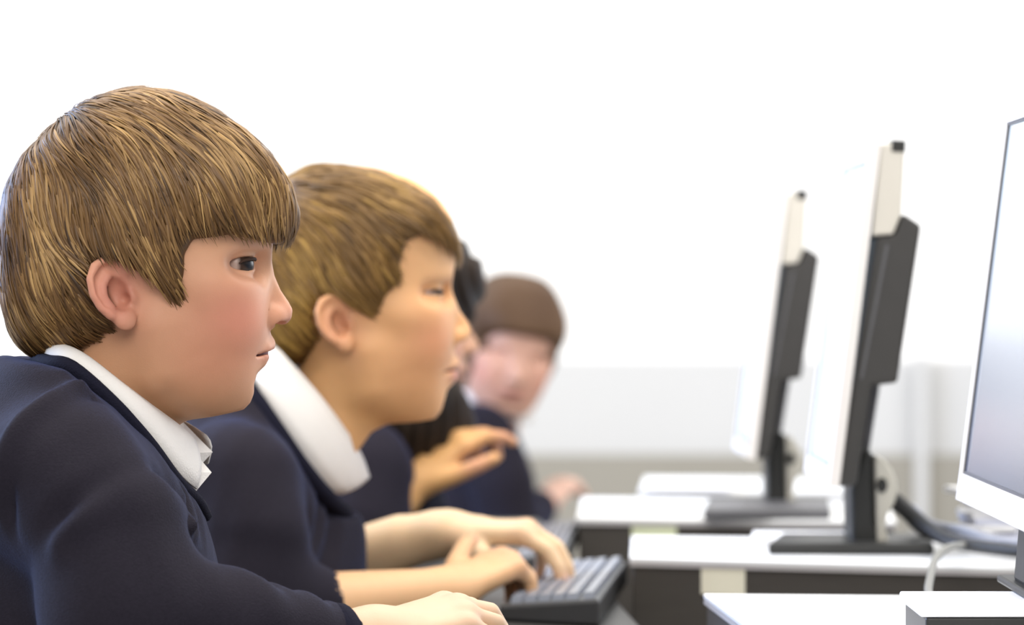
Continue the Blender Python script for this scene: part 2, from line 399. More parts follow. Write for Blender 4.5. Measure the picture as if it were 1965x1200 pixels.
# ------------------------------------------------------------------ keyboards and mouse
def keyboard(quad, z0, label):
    """quad: plan corners (near-left, near-right, far-right, far-left)"""
    q = [np.array(p) for p in quad]
    c = sum(q) / 4
    r = empty('keyboard', (c[0], c[1], z0), label=label, cat='keyboard', group='black keyboards on the bench')
    q = [p - c for p in q]
    def at(s, t):   # s across x, t along y
        return (1 - t) * ((1 - s) * q[0] + s * q[1]) + t * ((1 - s) * q[3] + s * q[2])
    def hz(s): return 0.014 + 0.010 * s
    n = 6
    V = []; Fc = []
    ring = [at(0, 0), at(1, 0), at(1, 1), at(0, 1)]
    V = [(p[0], p[1], 0.0) for p in ring] + [(ring[0][0], ring[0][1], hz(0)), (ring[1][0], ring[1][1], hz(1)), (ring[2][0], ring[2][1], hz(1)), (ring[3][0], ring[3][1], hz(0))]
    mesh_obj('shell', V, [(0,3,2,1),(4,5,6,7),(0,1,5,4),(1,2,6,5),(2,3,7,6),(3,0,4,7)], M_KEYG, r, bevel=0.003)
    rows = [(0.10, 0.22), (0.24, 0.36), (0.38, 0.50), (0.52, 0.64), (0.66, 0.78), (0.83, 0.94)]
    for ri, (s0, s1) in enumerate(rows):
        t = 0.03
        while t < 0.95:
            w = 0.041
            if ri == 0 and 0.30 < t < 0.40: w = 0.21
            if t + w > 0.975: break
            if not (0.655 < t < 0.675 or 0.79 < t < 0.805):
                b = [at(s0, t), at(s1, t), at(s1, t + w * 0.90), at(s0, t + w * 0.90)]
                m_ = sum(b) / 4
                tp = [m_ + 0.82 * (p - m_) for p in b]
                zb0, zb1 = hz(s0), hz(s1)
                V = [(b[0][0], b[0][1], zb0), (b[1][0], b[1][1], zb1), (b[2][0], b[2][1], zb1), (b[3][0], b[3][1], zb0)]
                V += [(tp[0][0], tp[0][1], zb0 + 0.006), (tp[1][0], tp[1][1], zb1 + 0.006), (tp[2][0], tp[2][1], zb1 + 0.006), (tp[3][0], tp[3][1], zb0 + 0.006)]
                mesh_obj('keycap', V, [(0,3,2,1),(4,5,6,7),(0,1,5,4),(1,2,6,5),(2,3,7,6),(3,0,4,7)], M_KEY, r)
            t += w
    return r
kz = ZB + 0.0005
def kplan(u, v): return plan(u, v, ZB + 0.022)
keyboard([kplan(958, 1146), kplan(1150, 1156), kplan(1204, 1082), kplan(1040, 1074)], kz, 'black keyboard with shiny keys under the hands of the second boy')
keyboard([kplan(985, 1062), kplan(1085, 1062), kplan(1112, 1008), kplan(1015, 1006)], kz, 'blurred keyboard beyond, beside the third desk')

# ------------------------------------------------------------------ sculpting: distance fields turned into meshes
def nrm(v):
    v = np.asarray(v, float); return v / (np.linalg.norm(v) + 1e-12)

class Ell:
    def __init__(s, c, r, rot=None):
        s.c = np.asarray(c, np.float32); s.r = np.asarray(r, np.float32); s.rot = None if rot is None else np.asarray(rot, np.float32)
        R = float(max(s.r)) if rot is not None else None
        s.lo = s.c - (R if R else s.r); s.hi = s.c + (R if R else s.r)
    def __call__(s, X, Y, Z):
        x, y, z = X - s.c[0], Y - s.c[1], Z - s.c[2]
        if s.rot is not None:                       # rows of rot are the ellipsoid's own axes
            a = s.rot
            x, y, z = a[0,0]*x + a[0,1]*y + a[0,2]*z, a[1,0]*x + a[1,1]*y + a[1,2]*z, a[2,0]*x + a[2,1]*y + a[2,2]*z
        r = s.r
        k0 = np.sqrt((x/r[0])**2 + (y/r[1])**2 + (z/r[2])**2)
        k1 = np.sqrt((x/r[0]**2)**2 + (y/r[1]**2)**2 + (z/r[2]**2)**2) + 1e-9
        return k0 * (k0 - 1) / k1

class Cap:
    def __init__(s, a, b, ra, rb=None):
        s.a = np.asarray(a, np.float32); s.b = np.asarray(b, np.float32); s.ra = ra; s.rb = ra if rb is None else rb
        m = max(s.ra, s.rb)
        s.lo = np.minimum(s.a, s.b) - m; s.hi = np.maximum(s.a, s.b) + m
    def __call__(s, X, Y, Z):
        d = s.b - s.a; L = float(d @ d) + 1e-12
        x, y, z = X - s.a[0], Y - s.a[1], Z - s.a[2]
        t = np.clip((x*d[0] + y*d[1] + z*d[2]) / L, 0, 1)
        return np.sqrt((x - t*d[0])**2 + (y - t*d[1])**2 + (z - t*d[2])**2) - (s.ra + (s.rb - s.ra) * t)

class Chain:
    """capsules through points with radii, joined"""
    def __init__(s, pts, rads):
        s.caps = [Cap(pts[i], pts[i+1], rads[i], rads[i+1]) for i in range(len(pts) - 1)]
        s.lo = np.min([c.lo for c in s.caps], 0); s.hi = np.max([c.hi for c in s.caps], 0)
    def __call__(s, X, Y, Z):
        d = None
        for c in s.caps:
            e = c(X, Y, Z); d = e if d is None else np.minimum(d, e)
        return d

class Wedge:
    """an x-z polygon extruded in y"""
    def __init__(s, poly, y0, y1):
        s.poly = np.asarray(poly, np.float32); s.y0, s.y1 = y0, y1
        s.lo = np.array([s.poly[:, 0].min(), y0, s.poly[:, 1].min()]); s.hi = np.array([s.poly[:, 0].max(), y1, s.poly[:, 1].max()])
    def __call__(s, X, Y, Z):
        XX, ZZ = np.broadcast_arrays(X, Z)
        d = poly_sdf(s.poly, XX[:, 0, :], ZZ[:, 0, :])[:, None, :]
        return np.maximum(d, np.maximum(s.y0 - Y, Y - s.y1))

def flip(p):
    """mirror image of a primitive in y"""
    if isinstance(p, Ell):
        rot = None if p.rot is None else p.rot * np.array([1, -1, 1], np.float32)
        return Ell(p.c * np.array([1, -1, 1]), p.r, rot)
    if isinstance(p, Cap):
        f = np.array([1, -1, 1]); return Cap(p.a * f, p.b * f, p.ra, p.rb)
    q = Chain.__new__(Chain); q.caps = [flip(c) for c in p.caps]
    q.lo = np.min([c.lo for c in q.caps], 0); q.hi = np.max([c.hi for c in q.caps], 0)
    return q

def smin(a, b, k):
    if k <= 0: return np.minimum(a, b)
    h = np.clip(0.5 + 0.5 * (b - a) / k, 0, 1)
    return b + (a - b) * h - k * h * (1 - h)

def smax(a, b, k): return -smin(-a, -b, k)

def poly_sdf(poly, X, Z):
    """signed distance to a closed 2-d polygon, negative inside"""
    poly = np.asarray(poly, np.float32); n = len(poly)
    d = np.full(X.shape, 1e9, np.float32); inside = np.zeros(X.shape, bool)
    for i in range(n):
        ax, az = poly[i]; bx, bz = poly[(i + 1) % n]
        ex, ez = bx - ax, bz - az
        wx, wz = X - ax, Z - az
        t = np.clip((wx*ex + wz*ez) / (ex*ex + ez*ez + 1e-12), 0, 1)
        d = np.minimum(d, (wx - t*ex)**2 + (wz - t*ez)**2)
        c = ((az > Z) != (bz > Z)) & (X < (bx - ax) * (Z - az) / (bz - az + 1e-12) + ax)
        inside ^= c
    d = np.sqrt(d)
    return np.where(inside, -d, d)

class Field:
    def __init__(s, lo, hi, h):
        s.h = h; s.lo = np.asarray(lo, np.float32)
        s.n = np.ceil((np.asarray(hi) - np.asarray(lo)) / h).astype(int) + 1
        s.ax = [(s.lo[i] + h * np.arange(s.n[i])).astype(np.float32) for i in range(3)]
        s.f = np.full(s.n, 0.5, np.float32)
    def sub(s, lo, hi):
        sl = []
        for i in range(3):
            a = int(np.clip(np.floor((lo[i] - s.lo[i]) / s.h), 0, s.n[i])); b = int(np.clip(np.ceil((hi[i] - s.lo[i]) / s.h) + 1, 0, s.n[i]))
            sl.append(slice(a, b))
        X = s.ax[0][sl[0]][:, None, None]; Y = s.ax[1][sl[1]][None, :, None]; Z = s.ax[2][sl[2]][None, None, :]
        return tuple(sl), X, Y, Z
    def op(s, p, k, fn):
        m = 1.5 * k + 5 * s.h
        sl, X, Y, Z = s.sub(p.lo - m, p.hi + m)
        if 0 in s.f[sl].shape: return
        s.f[sl] = fn(s.f[sl], p(X, Y, Z), k)
    def add(s, p, k=0.01, sym=False):
        s.op(p, k, smin)
        if sym: s.op(flip(p), k, smin)
        return s
    def cut(s, p, k=0.005, sym=False):
        s.op(p, k, lambda a, b, kk: smax(a, -b, kk))
        if sym: s.op(flip(p), k, lambda a, b, kk: smax(a, -b, kk))
        return s
    def clip_profile(s, poly, k):
        X, Z = np.meshgrid(s.ax[0], s.ax[2], indexing='ij')
        d = poly_sdf(poly, X, Z)[:, None, :]
        s.f = smax(s.f, np.broadcast_to(d, s.f.shape), k).astype(np.float32)
    def mesh(s):
        return surface_nets(s.f, s.lo, s.h)
    def sample(s, p):
        q = (np.asarray(p, np.float32) - s.lo) / s.h
        q = np.clip(q, 0, np.array(s.n) - 1.001)
        i = q.astype(int); t = q - i
        out = 0
        for a in (0, 1):
            for b in (0, 1):
                for c in (0, 1):
                    w = (t[:, 0] if a else 1 - t[:, 0]) * (t[:, 1] if b else 1 - t[:, 1]) * (t[:, 2] if c else 1 - t[:, 2])
                    out = out + w * s.f[i[:, 0] + a, i[:, 1] + b, i[:, 2] + c]
        return out
    def grad(s, p):
        e = s.h
        g = np.stack([s.sample(p + np.array(d) * e) - s.sample(p - np.array(d) * e) for d in ((1,0,0),(0,1,0),(0,0,1))], 1)
        return g / (np.linalg.norm(g, axis=1, keepdims=True) + 1e-9)

def surface_nets(f, lo, h):
    nx, ny, nz = f.shape
    ins = f < 0
    c = np.zeros((nx-1, ny-1, nz-1), np.int8)
    for a in (0, 1):
        for b in (0, 1):
            for d in (0, 1):
                c += ins[a:nx-1+a, b:ny-1+b, d:nz-1+d]
    act = (c > 0) & (c < 8)
    I, J, K = np.nonzero(act)
    idx = np.full(act.shape, -1, np.int32); idx[I, J, K] = np.arange(len(I))
    acc = np.zeros((len(I), 3), np.float32); cnt = np.zeros(len(I), np.float32)
    corners = [(a, b, d) for a in (0, 1) for b in (0, 1) for d in (0, 1)]
    for p in corners:
        for ax in range(3):
            if p[ax] == 1: continue
            q = list(p); q[ax] = 1
            f0 = f[I+p[0], J+p[1], K+p[2]]; f1 = f[I+q[0], J+q[1], K+q[2]]
            m = (f0 < 0) != (f1 < 0)
            t = np.where(m, f0 / (f0 - f1 + 1e-12), 0)
            pt = np.stack([np.full(len(I), float(p[i])) for i in range(3)], 1).astype(np.float32)
            pt[:, ax] += t
            acc[m] += pt[m]; cnt[m] += 1
    V = (acc / cnt[:, None] + np.stack([I, J, K], 1)) * h + np.asarray(lo)
    quads = []
    for ax in range(3):
        o1, o2 = [(1, 2), (2, 0), (0, 1)][ax]
        a = [slice(None)] * 3; b = [slice(None)] * 3
        a[ax] = slice(0, -1); b[ax] = slice(1, None)
        s0, s1 = ins[tuple(a)], ins[tuple(b)]
        E = np.nonzero(s0 != s1)
        E = [e.copy() for e in E]
        ok = np.ones(len(E[0]), bool)
        for i in range(3):
            lim = act.shape[i]
            if i == ax: ok &= E[i] < lim
            else: ok &= (E[i] > 0) & (E[i] < lim)
        E = [e[ok] for e in E]
        sgn = s0[tuple(E)]
        def cell(d1, d2):
            e = [x.copy() for x in E]; e[o1] -= d1; e[o2] -= d2
            return idx[tuple(e)]
        q = np.stack([cell(1, 1), cell(0, 1), cell(0, 0), cell(1, 0)], 1)
        q[~sgn] = q[~sgn][:, ::-1]
        quads.append(q)
    Q = np.concatenate(quads)
    Q = Q[(Q >= 0).all(1)]
    return V.astype(np.float32), Q.astype(np.int32)

def vnormals(V, Q):
    n = np.cross(V[Q[:, 2]] - V[Q[:, 0]], V[Q[:, 3]] - V[Q[:, 1]])
    N = np.zeros_like(V)
    for k in range(4): np.add.at(N, Q[:, k], n)
    return N / (np.linalg.norm(N, axis=1, keepdims=True) + 1e-12)

def relax(V, Q, it=1, w=0.5):
    for _ in range(it):
        A = np.zeros_like(V); C = np.zeros(len(V), np.float32)
        for a, b in ((0, 1), (1, 2), (2, 3), (3, 0)):
            np.add.at(A, Q[:, a], V[Q[:, b]]); np.add.at(A, Q[:, b], V[Q[:, a]])
            np.add.at(C, Q[:, a], 1); np.add.at(C, Q[:, b], 1)
        V = V * (1 - w) + w * A / np.maximum(C, 1)[:, None]
    return V

def np_obj(name, V, Q, m, parent=None, col=None, smooth=True, **kw):
    """mesh object from arrays of vertices and quads (or tris)"""
    V = np.asarray(V, np.float32); Q = np.asarray(Q, np.int32); k = Q.shape[1]
    me = bpy.data.meshes.new(name)
    me.vertices.add(len(V)); me.vertices.foreach_set('co', V.ravel())
    me.loops.add(Q.size); me.loops.foreach_set('vertex_index', Q.ravel())
    me.polygons.add(len(Q))
    me.polygons.foreach_set('loop_start', np.arange(0, Q.size, k, dtype=np.int32))
    me.polygons.foreach_set('loop_total', np.full(len(Q), k, np.int32))
    me.polygons.foreach_set('use_smooth', np.full(len(Q), smooth))
    me.update(calc_edges=True)
    if col is not None:
        a = me.color_attributes.new('Col', 'FLOAT_COLOR', 'POINT')
        c4 = np.ones((len(V), 4), np.float32); c4[:, :3] = col
        a.data.foreach_set('color', c4.ravel())
    me.validate()
    me.materials.append(m)
    o = bpy.data.objects.new(name, me); COL.objects.link(o)
    if parent: o.parent = parent
    return setp(o, **kw)

def join(parts):
    Vs, Qs, Cs = [], [], []; o = 0
    for p in parts:
        Vs.append(p[0]); Qs.append(p[1] + o); o += len(p[0])
        if len(p) > 2: Cs.append(p[2])
    return np.concatenate(Vs), np.concatenate(Qs), (np.concatenate(Cs) if Cs else None)

def wave(p, seed, freq, n=6):
    """smooth pseudo-random field in [-1, 1]"""
    g = np.random.default_rng(seed); out = 0
    for _ in range(n):
        k = g.normal(size=3) * freq; ph = g.uniform(0, 6.28)
        out = out + np.sin(p @ k + ph)
    return out / n * 1.6

def curve_dist(p, pts):
    d = np.full(len(p), 1e9)
    for a, b in zip(pts[:-1], pts[1:]):
        a = np.asarray(a); b = np.asarray(b); e = b - a
        t = np.clip((p - a) @ e / (e @ e + 1e-12), 0, 1)
        d = np.minimum(d, np.linalg.norm(p - a - t[:, None] * e, axis=1))
    return d

# ------------------------------------------------------------------ a seated person's own frame
class Frame:
    """x forward (to the right of the picture), y away from the camera, z up; measured from pixels of the photograph"""
    def __init__(s, u0, v0, d):
        s.O = P(u0, v0, d); s.yaw = math.atan2(UC - u0, F)
        s.fx = np.array([math.cos(s.yaw), math.sin(s.yaw), 0]); s.fy = np.array([-math.sin(s.yaw), math.cos(s.yaw), 0])
        s.base = np.array([s.O.x, s.O.y, 0.0])
    def __call__(s, u, v, y=0.0):
        C = np.array([0, 0, ZC]) - s.base
        dr = np.array([(u - UC) / F, 1.0, -(v - VH) / F])
        t = (y - C @ s.fy) / (dr @ s.fy)
        q = C + t * dr
        return np.array([q @ s.fx, q @ s.fy, q[2]])
    def xz(s, u, v):
        q = s(u, v, 0.0); return (q[0], q[2])
    def rot(s): return s.yaw

# ------------------------------------------------------------------ materials of people
M_SKIN = mat('skin', (0.6, 0.36, 0.26), 0.52, 0.35, 0.04, 90, 0.06, 900, attr=True, sss=0.12)
M_HAIR = mat('hair', (0.3, 0.2, 0.1), 0.42, 0.32, 0.10, 60, attr=True)
M_HAIR2 = mat('dark_hair', (0.03, 0.02, 0.02), 0.6, 0.25, 0.2, 60, 0.6, 160, attr=True, stretch=(3, 3, 0.4))
M_JUMPER = mat('navy_wool', (0.0175, 0.0150, 0.0230), 0.85, 0.12, 0.22, 420, 0.45, 900, sheen=0.16, sheen_tint=(0.30, 0.42, 1.0))
M_RIB = mat('navy_rib', (0.011, 0.011, 0.022), 0.9, 0.1, 0.2, 400, 0.5, 900)
M_SHIRT = mat('white_cotton', (0.83, 0.80, 0.77), 0.8, 0.2, 0.02, 200, 0.25, 700)
M_TROUSER = mat('dark_trousers', (0.03, 0.03, 0.035), 0.9, 0.1, 0.1, 200)
M_EYE = mat('eyeball', (0.8, 0.76, 0.72), 0.3, 0.28, 0.0, 1, attr=True)
M_LASH = mat('lash', (0.05, 0.028, 0.02), 0.7, 0.2, 0.1, 100)
M_NAIL = mat('nail', (0.70, 0.44, 0.36), 0.35, 0.45, 0.03, 100)
M_MOUTH = mat('inner_lip', (0.20, 0.055, 0.045), 0.6, 0.3, 0.05, 100)
M_BROW = mat('brow', (0.22, 0.12, 0.06), 0.7, 0.2, 0.15, 100)

def rotm(axis, a):
    return np.array(Matrix.Rotation(a, 3, Vector(axis)))

# ------------------------------------------------------------------ head
def head_field(L, prof, h=0.0019, eye_open=1.0, prof_L=None):
    """L(u, v, y) maps the reference pixels of a head in profile to the person's frame"""
    pts = np.array([L(-30, 130, 0), L(600, 960, 0)])
    lo = np.array([pts[:, 0].min(), -0.10, pts[:, 2].min()]); hi = np.array([pts[:, 0].max(), 0.10, pts[:, 2].max()])
    fd = Field(lo, hi, h)
    A = lambda u, v, y=0.0: np.array([*L(u, v, 0.0)[[0]], y, L(u, v, 0.0)[2]])
    fd.add(Ell(A(262, 400), (.088, .071, .076)), 0.01)
    fd.add(Ell(A(385, 425), (.0515, .061, .062)), 0.025)
    fd.add(Ell(A(285, 540), (.060, .064, .060)), 0.03)
    fd.add(Ell(A(405, 560), (.0425, .056, .072)), 0.025)
    fd.add(Ell(A(418, 605, .032), (.030, .029, .032)), 0.018, sym=True)
    fd.add(Ell(A(392, 548, .046), (.026, .018, .016)), 0.018, sym=True)
    fd.add(Chain([A(300, 630, .050), A(312, 705, .045), A(430, 755, .018)], [.016, .0175, .0165]), 0.022, sym=True)
    fd.add(Ell(A(392, 728), (.038, .040, .026)), 0.02)
    fd.add(Ell(A(380, 668, .030), (.036, .028, .040)), 0.02, sym=True)
    fd.add(Ell(A(452, 748), (.0145, .019, .0150)), 0.014)
    fd.add(Ell(A(416, 668), (.0400, .0300, .026)), 0.014)
    # brow, nose
    fd.add(Ell(A(486, 474), (.0125, .034, .0085)), 0.012)
    fd.add(Cap(A(502, 497), A(538, 590), .0070, .0095), 0.010)
    fd.add(Ell(A(546, 600), (.0080, .0100, .0085)), 0.006)
    fd.add(Ell(A(521, 608, .0105), (.0105, .0072, .0082)), 0.005, sym=True)
    # eye sockets and lids
    fd.cut(Ell(A(506, 512, .033), (.0200, .0135, .0100)), 0.010, sym=True)
    fd.cut(Ell(A(484, 508, .056), (.0185, .0145, .0095)), 0.010, sym=True)
    fd.add(Ell(A(450, 509, .0325), (.0146, .0146, .0142)), 0.004, sym=True)
    fd.cut(Ell(A(474, 507, .0440), (.0150, .0150, .0049 * eye_open)), 0.0010, sym=True)
    # lips
    fd.add(Chain([A(480, 681, .0240), A(506, 669, .0145), A(516, 666, 0)], [.0022, .0046, .0052]), 0.005, sym=True)
    fd.add(Chain([A(480, 686, .0232), A(499, 691, .0135), A(507, 690, 0)], [.0022, .0050, .0058]), 0.005, sym=True)
    fd.cut(Wedge([tuple(A(u, v)[[0, 2]]) for u, v in [(473, 684.5), (490, 679.5), (508, 675.5), (535, 672), (535, 678.5), (510, 680), (492, 683), (474, 686.5)]], -.034, .034), 0.0012)
    fd.cut(Chain([A(508, 596, .0185), A(503, 608, .0195), A(505, 622, .0175)], [.0010, .0016, .0012]), 0.0030, sym=True)
    # neck
    fd.add(Chain([A(300, 600), A(226, 750), A(150, 905)], [.050, .0485, .056]), 0.02)
    # profile
    fd.clip_profile([(prof_L or L)(u, v, 0.0)[[0, 2]] for u, v in prof], 0.0022)
    # nostril, philtrum
    fd.cut(Ell(A(533, 620, .0085), (.0048, .0062, .0030)), 0.0018, sym=True)
    # ears
    for s in (1,):
        c = A(224, 562, .0700)
        e1 = nrm([-.33, 0, .94]); th = math.radians(24)
        e2 = nrm(np.array([-.94, 0, -.33]) * math.cos(th) + np.array([0, 1, 0]) * math.sin(th))
        n = nrm(np.cross(e1, e2)); n = n if n[1] > 0 else -n
        E = lambda a, b, q=0.0: c + a * e1 + b * e2 + q * n
        R = np.stack([e1, e2, n])
        sc = 1.0
        fd.add(Ell(E(.002, .000, -.002), (.0235, .0165, .0042), R), 0.004, sym=True)
        fd.add(Cap(E(-.012, -.010, -.012), E(.010, -.010, -.012), .010, .011), 0.006, sym=True)
        rim = [(.012, -.0125), (.0205, -.0075), (.0245, .001), (.0225, .0095), (.015, .0155), (.004, .0175), (-.006, .0155), (-.014, .0105)]
        fd.add(Chain([E(a, b, .0022) for a, b in rim], [.0030, .0034, .0036, .0036, .0036, .0034, .0032, .0034]), 0.003, sym=True)
        fd.add(Ell(E(-.0205, .0005, .0010), (.0078, .0078, .0045), R), 0.005, sym=True)
        fd.cut(Ell(E(-.001, -.0010, .0040), (.0125, .0088, .0115), R), 0.003, sym=True)
        ant = [(.013, .002), (.008, .0085), (-.001, .0105), (-.009, .007)]
        fd.add(Chain([E(a, b, .0010) for a, b in ant], [.0022, .0026, .0026, .0024]), 0.003, sym=True)
        fd.cut(Chain([E(a, b, .0045) for a, b in [(.019, -.003), (.0195, .004), (.014, .0120), (.004, .0142), (-.006, .0122)]], [.0020, .0024, .0026, .0024, .0016]), 0.0018, sym=True)
        fd.add(Ell(E(-.006, -.0108, -.0005), (.0050, .0036, .0040), R), 0.004, sym=True)
        fd.cut(Ell(E(-.006, -.0052, -.001), (.0042, .0034, .0060), R), 0.002, sym=True)
    return fd, A

def skin_col(V, base, spots):
    c = np.tile(np.asarray(base, np.float32), (len(V), 1))
    for p, r, col, w in spots:
        d = np.linalg.norm((V - np.asarray(p)) / np.asarray(r), axis=1)
        k = (w * np.exp(-d * d))[:, None]
        c = c * (1 - k) + k * np.asarray(col, np.float32)
    return c

# ------------------------------------------------------------------ hand
def hand_prims(wrist, f, n, s, size, curls, thumb=(0.62, 0.62, -0.35), spread=0.10, tcurl=0.3):
    """f towards the fingers, n out of the back of the hand, s towards the thumb. returns (palm, fingers, nails)"""
    f = nrm(f); n = nrm(n - np.dot(n, f) * f); s = nrm(np.cross(f, n)) * (1 if np.dot(np.cross(f, n), s) > 0 else -1)
    W = np.asarray(wrist, float); palm = []; fingers = []; nails = []
    offs = [.0235, .0080, -.0075, -.0215]; lens = [.064, .071, .066, .052]; base = [.079, .082, .078, .071]; rad = [.0078, .0080, .0076, .0067]
    for i in range(4):
        b = W + size * (f * base[i] + s * offs[i] + n * (.003 if i in (1, 2) else 0))
        palm.append(Cap(W + size * s * offs[i] * 0.62, b, .0125 * size, .0098 * size))
        d = nrm(f + s * spread * (1.3 - i) * 0.6); p = b; pts = [b]; ang = 0
        for j, fr in enumerate((.46, .30, .24)):
            ang += curls[i][j]
            dd = d * math.cos(ang) - n * math.sin(ang)
            p = p + dd * lens[i] * fr * size; pts.append(p)
        r = rad[i] * size
        fingers.append(Chain(pts, [r * 1.10, r, r * 0.92, r * 0.78]))
        up = d * math.sin(ang) + n * math.cos(ang)
        nails.append((pts[3] - dd * 0.004 * size + up * r * 0.66, dd, up, r * 0.62))
    palm.append(Cap(W - f * .01 * size, W + f * .03 * size, .018 * size, .016 * size))
    tb = W + size * (f * .018 + s * .018 - n * .004)
    td = nrm(f * thumb[0] + s * thumb[1] + n * thumb[2])
    t1 = tb + td * .036 * size; td2 = nrm(td * 1.0 + f * tcurl); t2 = t1 + td2 * .029 * size; td3 = nrm(td2 + f * tcurl - n * 0.1); t3 = t2 + td3 * .020 * size
    fingers.append(Chain([tb, t1, t2, t3], [.0135 * size, .0100 * size, .0088 * size, .0072 * size]))
    un = nrm(n + 0.6 * s - np.dot(n + 0.6 * s, td3) * td3)
    nails.append((t3 - td3 * .004 * size + un * .005 * size, td3, un, .0054 * size))
    return palm, fingers, nails

def arm_mesh(chain_pts, chain_r, hp, h=0.0019, k=0.010):
    palm, fingers, nails = hp
    allp = palm + fingers + [Chain(chain_pts, chain_r)]
    lo = np.min([p.lo for p in allp], 0) - 0.012; hi = np.max([p.hi for p in allp], 0) + 0.012
    fd = Field(lo, hi, h)
    for p in palm: fd.add(p, 0.009)
    fd.add(Chain(chain_pts, chain_r), 0.016)
    base = fd.f.copy()
    # fingers stay apart from each other: join each to the palm, then take the plain union
    out = base.copy()
    for p in fingers:
        g = Field(lo, hi, h); g.f = base.copy(); g.add(p, 0.007)
        out = np.minimum(out, g.f)
    fd.f = out
    V, Q = fd.mesh()
    V = relax(V, Q, 1, 0.4)
    return V, Q

def nail_geo(nails):
    """small curved plates at the finger ends, one quad strip each"""
    Vs = []; Qs = []; o = 0
    for c, d, up, r in nails:
        sd = np.cross(d, up)
        for i in range(3):
            for j in range(4):
                a = (i - 1) * r * 1.15; b = (j - 1.5) / 1.5 * r * 0.85
                Vs.append(c + d * a + sd * b + up * (0.0012 - 0.35 * b * b / r))
        for i in range(2):
            for j in range(3):
                Qs.append((o + i*4 + j, o + (i+1)*4 + j, o + (i+1)*4 + j+1, o + i*4 + j+1))
        o += 12
    return np.array(Vs), np.array(Qs)

# ------------------------------------------------------------------ hair
def strand_hair(shell, poly_lo, crown, n, rootcol, seed, drift=(0.35, 0, -1.0), step=0.0042, steps=(7, 15), width=0.0011, wild=0.25,
                forward=0.0, over=0.008, lift=0.0018, crown_r=0.085, low=0.35, cap=None, cols=None):
    """locks traced over the outer hair surface: away from the crown, then with the hang of the hair"""
    g = np.random.default_rng(seed)
    V, Q = cap
    tri = V[Q[:, 0]]; ar = np.linalg.norm(np.cross(V[Q[:, 1]] - V[Q[:, 0]], V[Q[:, 3]] - V[Q[:, 0]]), axis=1)
    pick = g.choice(len(Q), n, p=ar / ar.sum())
    t = g.uniform(0, 1, (n, 2))
    p = V[Q[pick, 0]] * ((1-t[:, :1])*(1-t[:, 1:])) + V[Q[pick, 1]] * (t[:, :1]*(1-t[:, 1:])) + V[Q[pick, 2]] * (t[:, :1]*t[:, 1:]) + V[Q[pick, 3]] * ((1-t[:, :1])*t[:, 1:])
    ns = g.integers(steps[0], steps[1], n)
    ov = g.uniform(-0.004, over, n) + 0.006 * wave(p, seed + 9, 150)
    rootv = wave(p * np.array([1, 1, 0.55]), seed + 11, 150) * 0.7 + wave(p, seed + 12, 50) * 0.5
    lev0 = g.uniform(-0.0030, 0.0006, n); lev1 = lev0 + g.uniform(0, 1, n) ** 2 * lift
    kw = g.normal(size=(n, 3)) * wild * 0.35
    mx = int(ns.max()) + 1
    path = np.zeros((mx, n, 3), np.float32); norm_ = np.zeros((mx, n, 3), np.float32)
    alive = np.ones(n, bool); length = np.zeros(n, int)
    for k in range(mx):
        for _ in range(2):
            lev = lev0 + (lev1 - lev0) * np.sin(np.pi * min(1, k / 9.0))
            d = shell.sample(p); gr = shell.grad(p)
            p = p - gr * (d - lev)[:, None]
        path[k] = p; norm_[k] = gr
        pd = poly_sdf(poly_lo, p[:, 0], p[:, 2])
        if k == 0: pd0 = pd
        alive &= (pd < ov) & (k < ns)
        length[alive] = k
        r = p - crown; rd = np.linalg.norm(r, axis=1, keepdims=True)
        w = np.exp(-(rd / crown_r) ** 2)
        base = np.asarray(drift) + np.zeros_like(p)
        base[:, 0] += low * np.clip((crown[2] - 0.060 - p[:, 2]) / 0.04, 0, 1)
        base[:, 0] += forward * np.clip((p[:, 2] - crown[2] + 0.08) / 0.08, 0, 1)
        dr = w * r / (rd + 1e-6) * 1.4 + (1 - w) * base + kw + wild * np.stack([wave(p, seed + 1, 60), wave(p, seed + 2, 60), wave(p, seed + 3, 60)], 1)
        dr -= (dr * gr).sum(1, keepdims=True) * gr
        dr /= np.linalg.norm(dr, axis=1, keepdims=True) + 1e-9
        p = p + dr * step
    keep = (length >= 4) & (pd0 < -0.0015)
    idx = np.nonzero(keep)[0]
    Vs = []; Qs = []; Cs = []; o = 0
    wv = width * g.uniform(0.6, 1.7, n)
    tone = g.normal(size=n) * 0.75 + rootv * 1.25
    for i in idx:
        L_ = length[i] + 1
        c = path[:L_, i]; nn = norm_[:L_, i]
        tg = np.gradient(c, axis=0); tg /= np.linalg.norm(tg, axis=1, keepdims=True) + 1e-9
        sd = np.cross(tg, nn); sd /= np.linalg.norm(sd, axis=1, keepdims=True) + 1e-9
        s = np.linspace(0, 1, L_)
        ww = (wv[i] * np.minimum(1, (s + 0.08) * 5) * np.maximum(0.06, 1 - s ** 2.2))[:, None]
        Vs += [c - sd * ww - nn * ww * 0.55, c + nn * ww * 0.30, c + sd * ww - nn * ww * 0.55]
        a = np.arange(L_ - 1)[:, None]
        Qs.append(np.concatenate([o + a + [0, 1, 1 + L_, L_], o + L_ + a + [0, 1, 1 + L_, L_]]))
        Cs.append((i, L_, s)); o += 3 * L_
    V2 = np.concatenate(Vs); Q2 = np.concatenate(Qs)
    col = np.concatenate([np.tile(cols(path[:L_, i], tone[i], s), (3, 1)) for i, L_, s in Cs])
    return V2, Q2, col

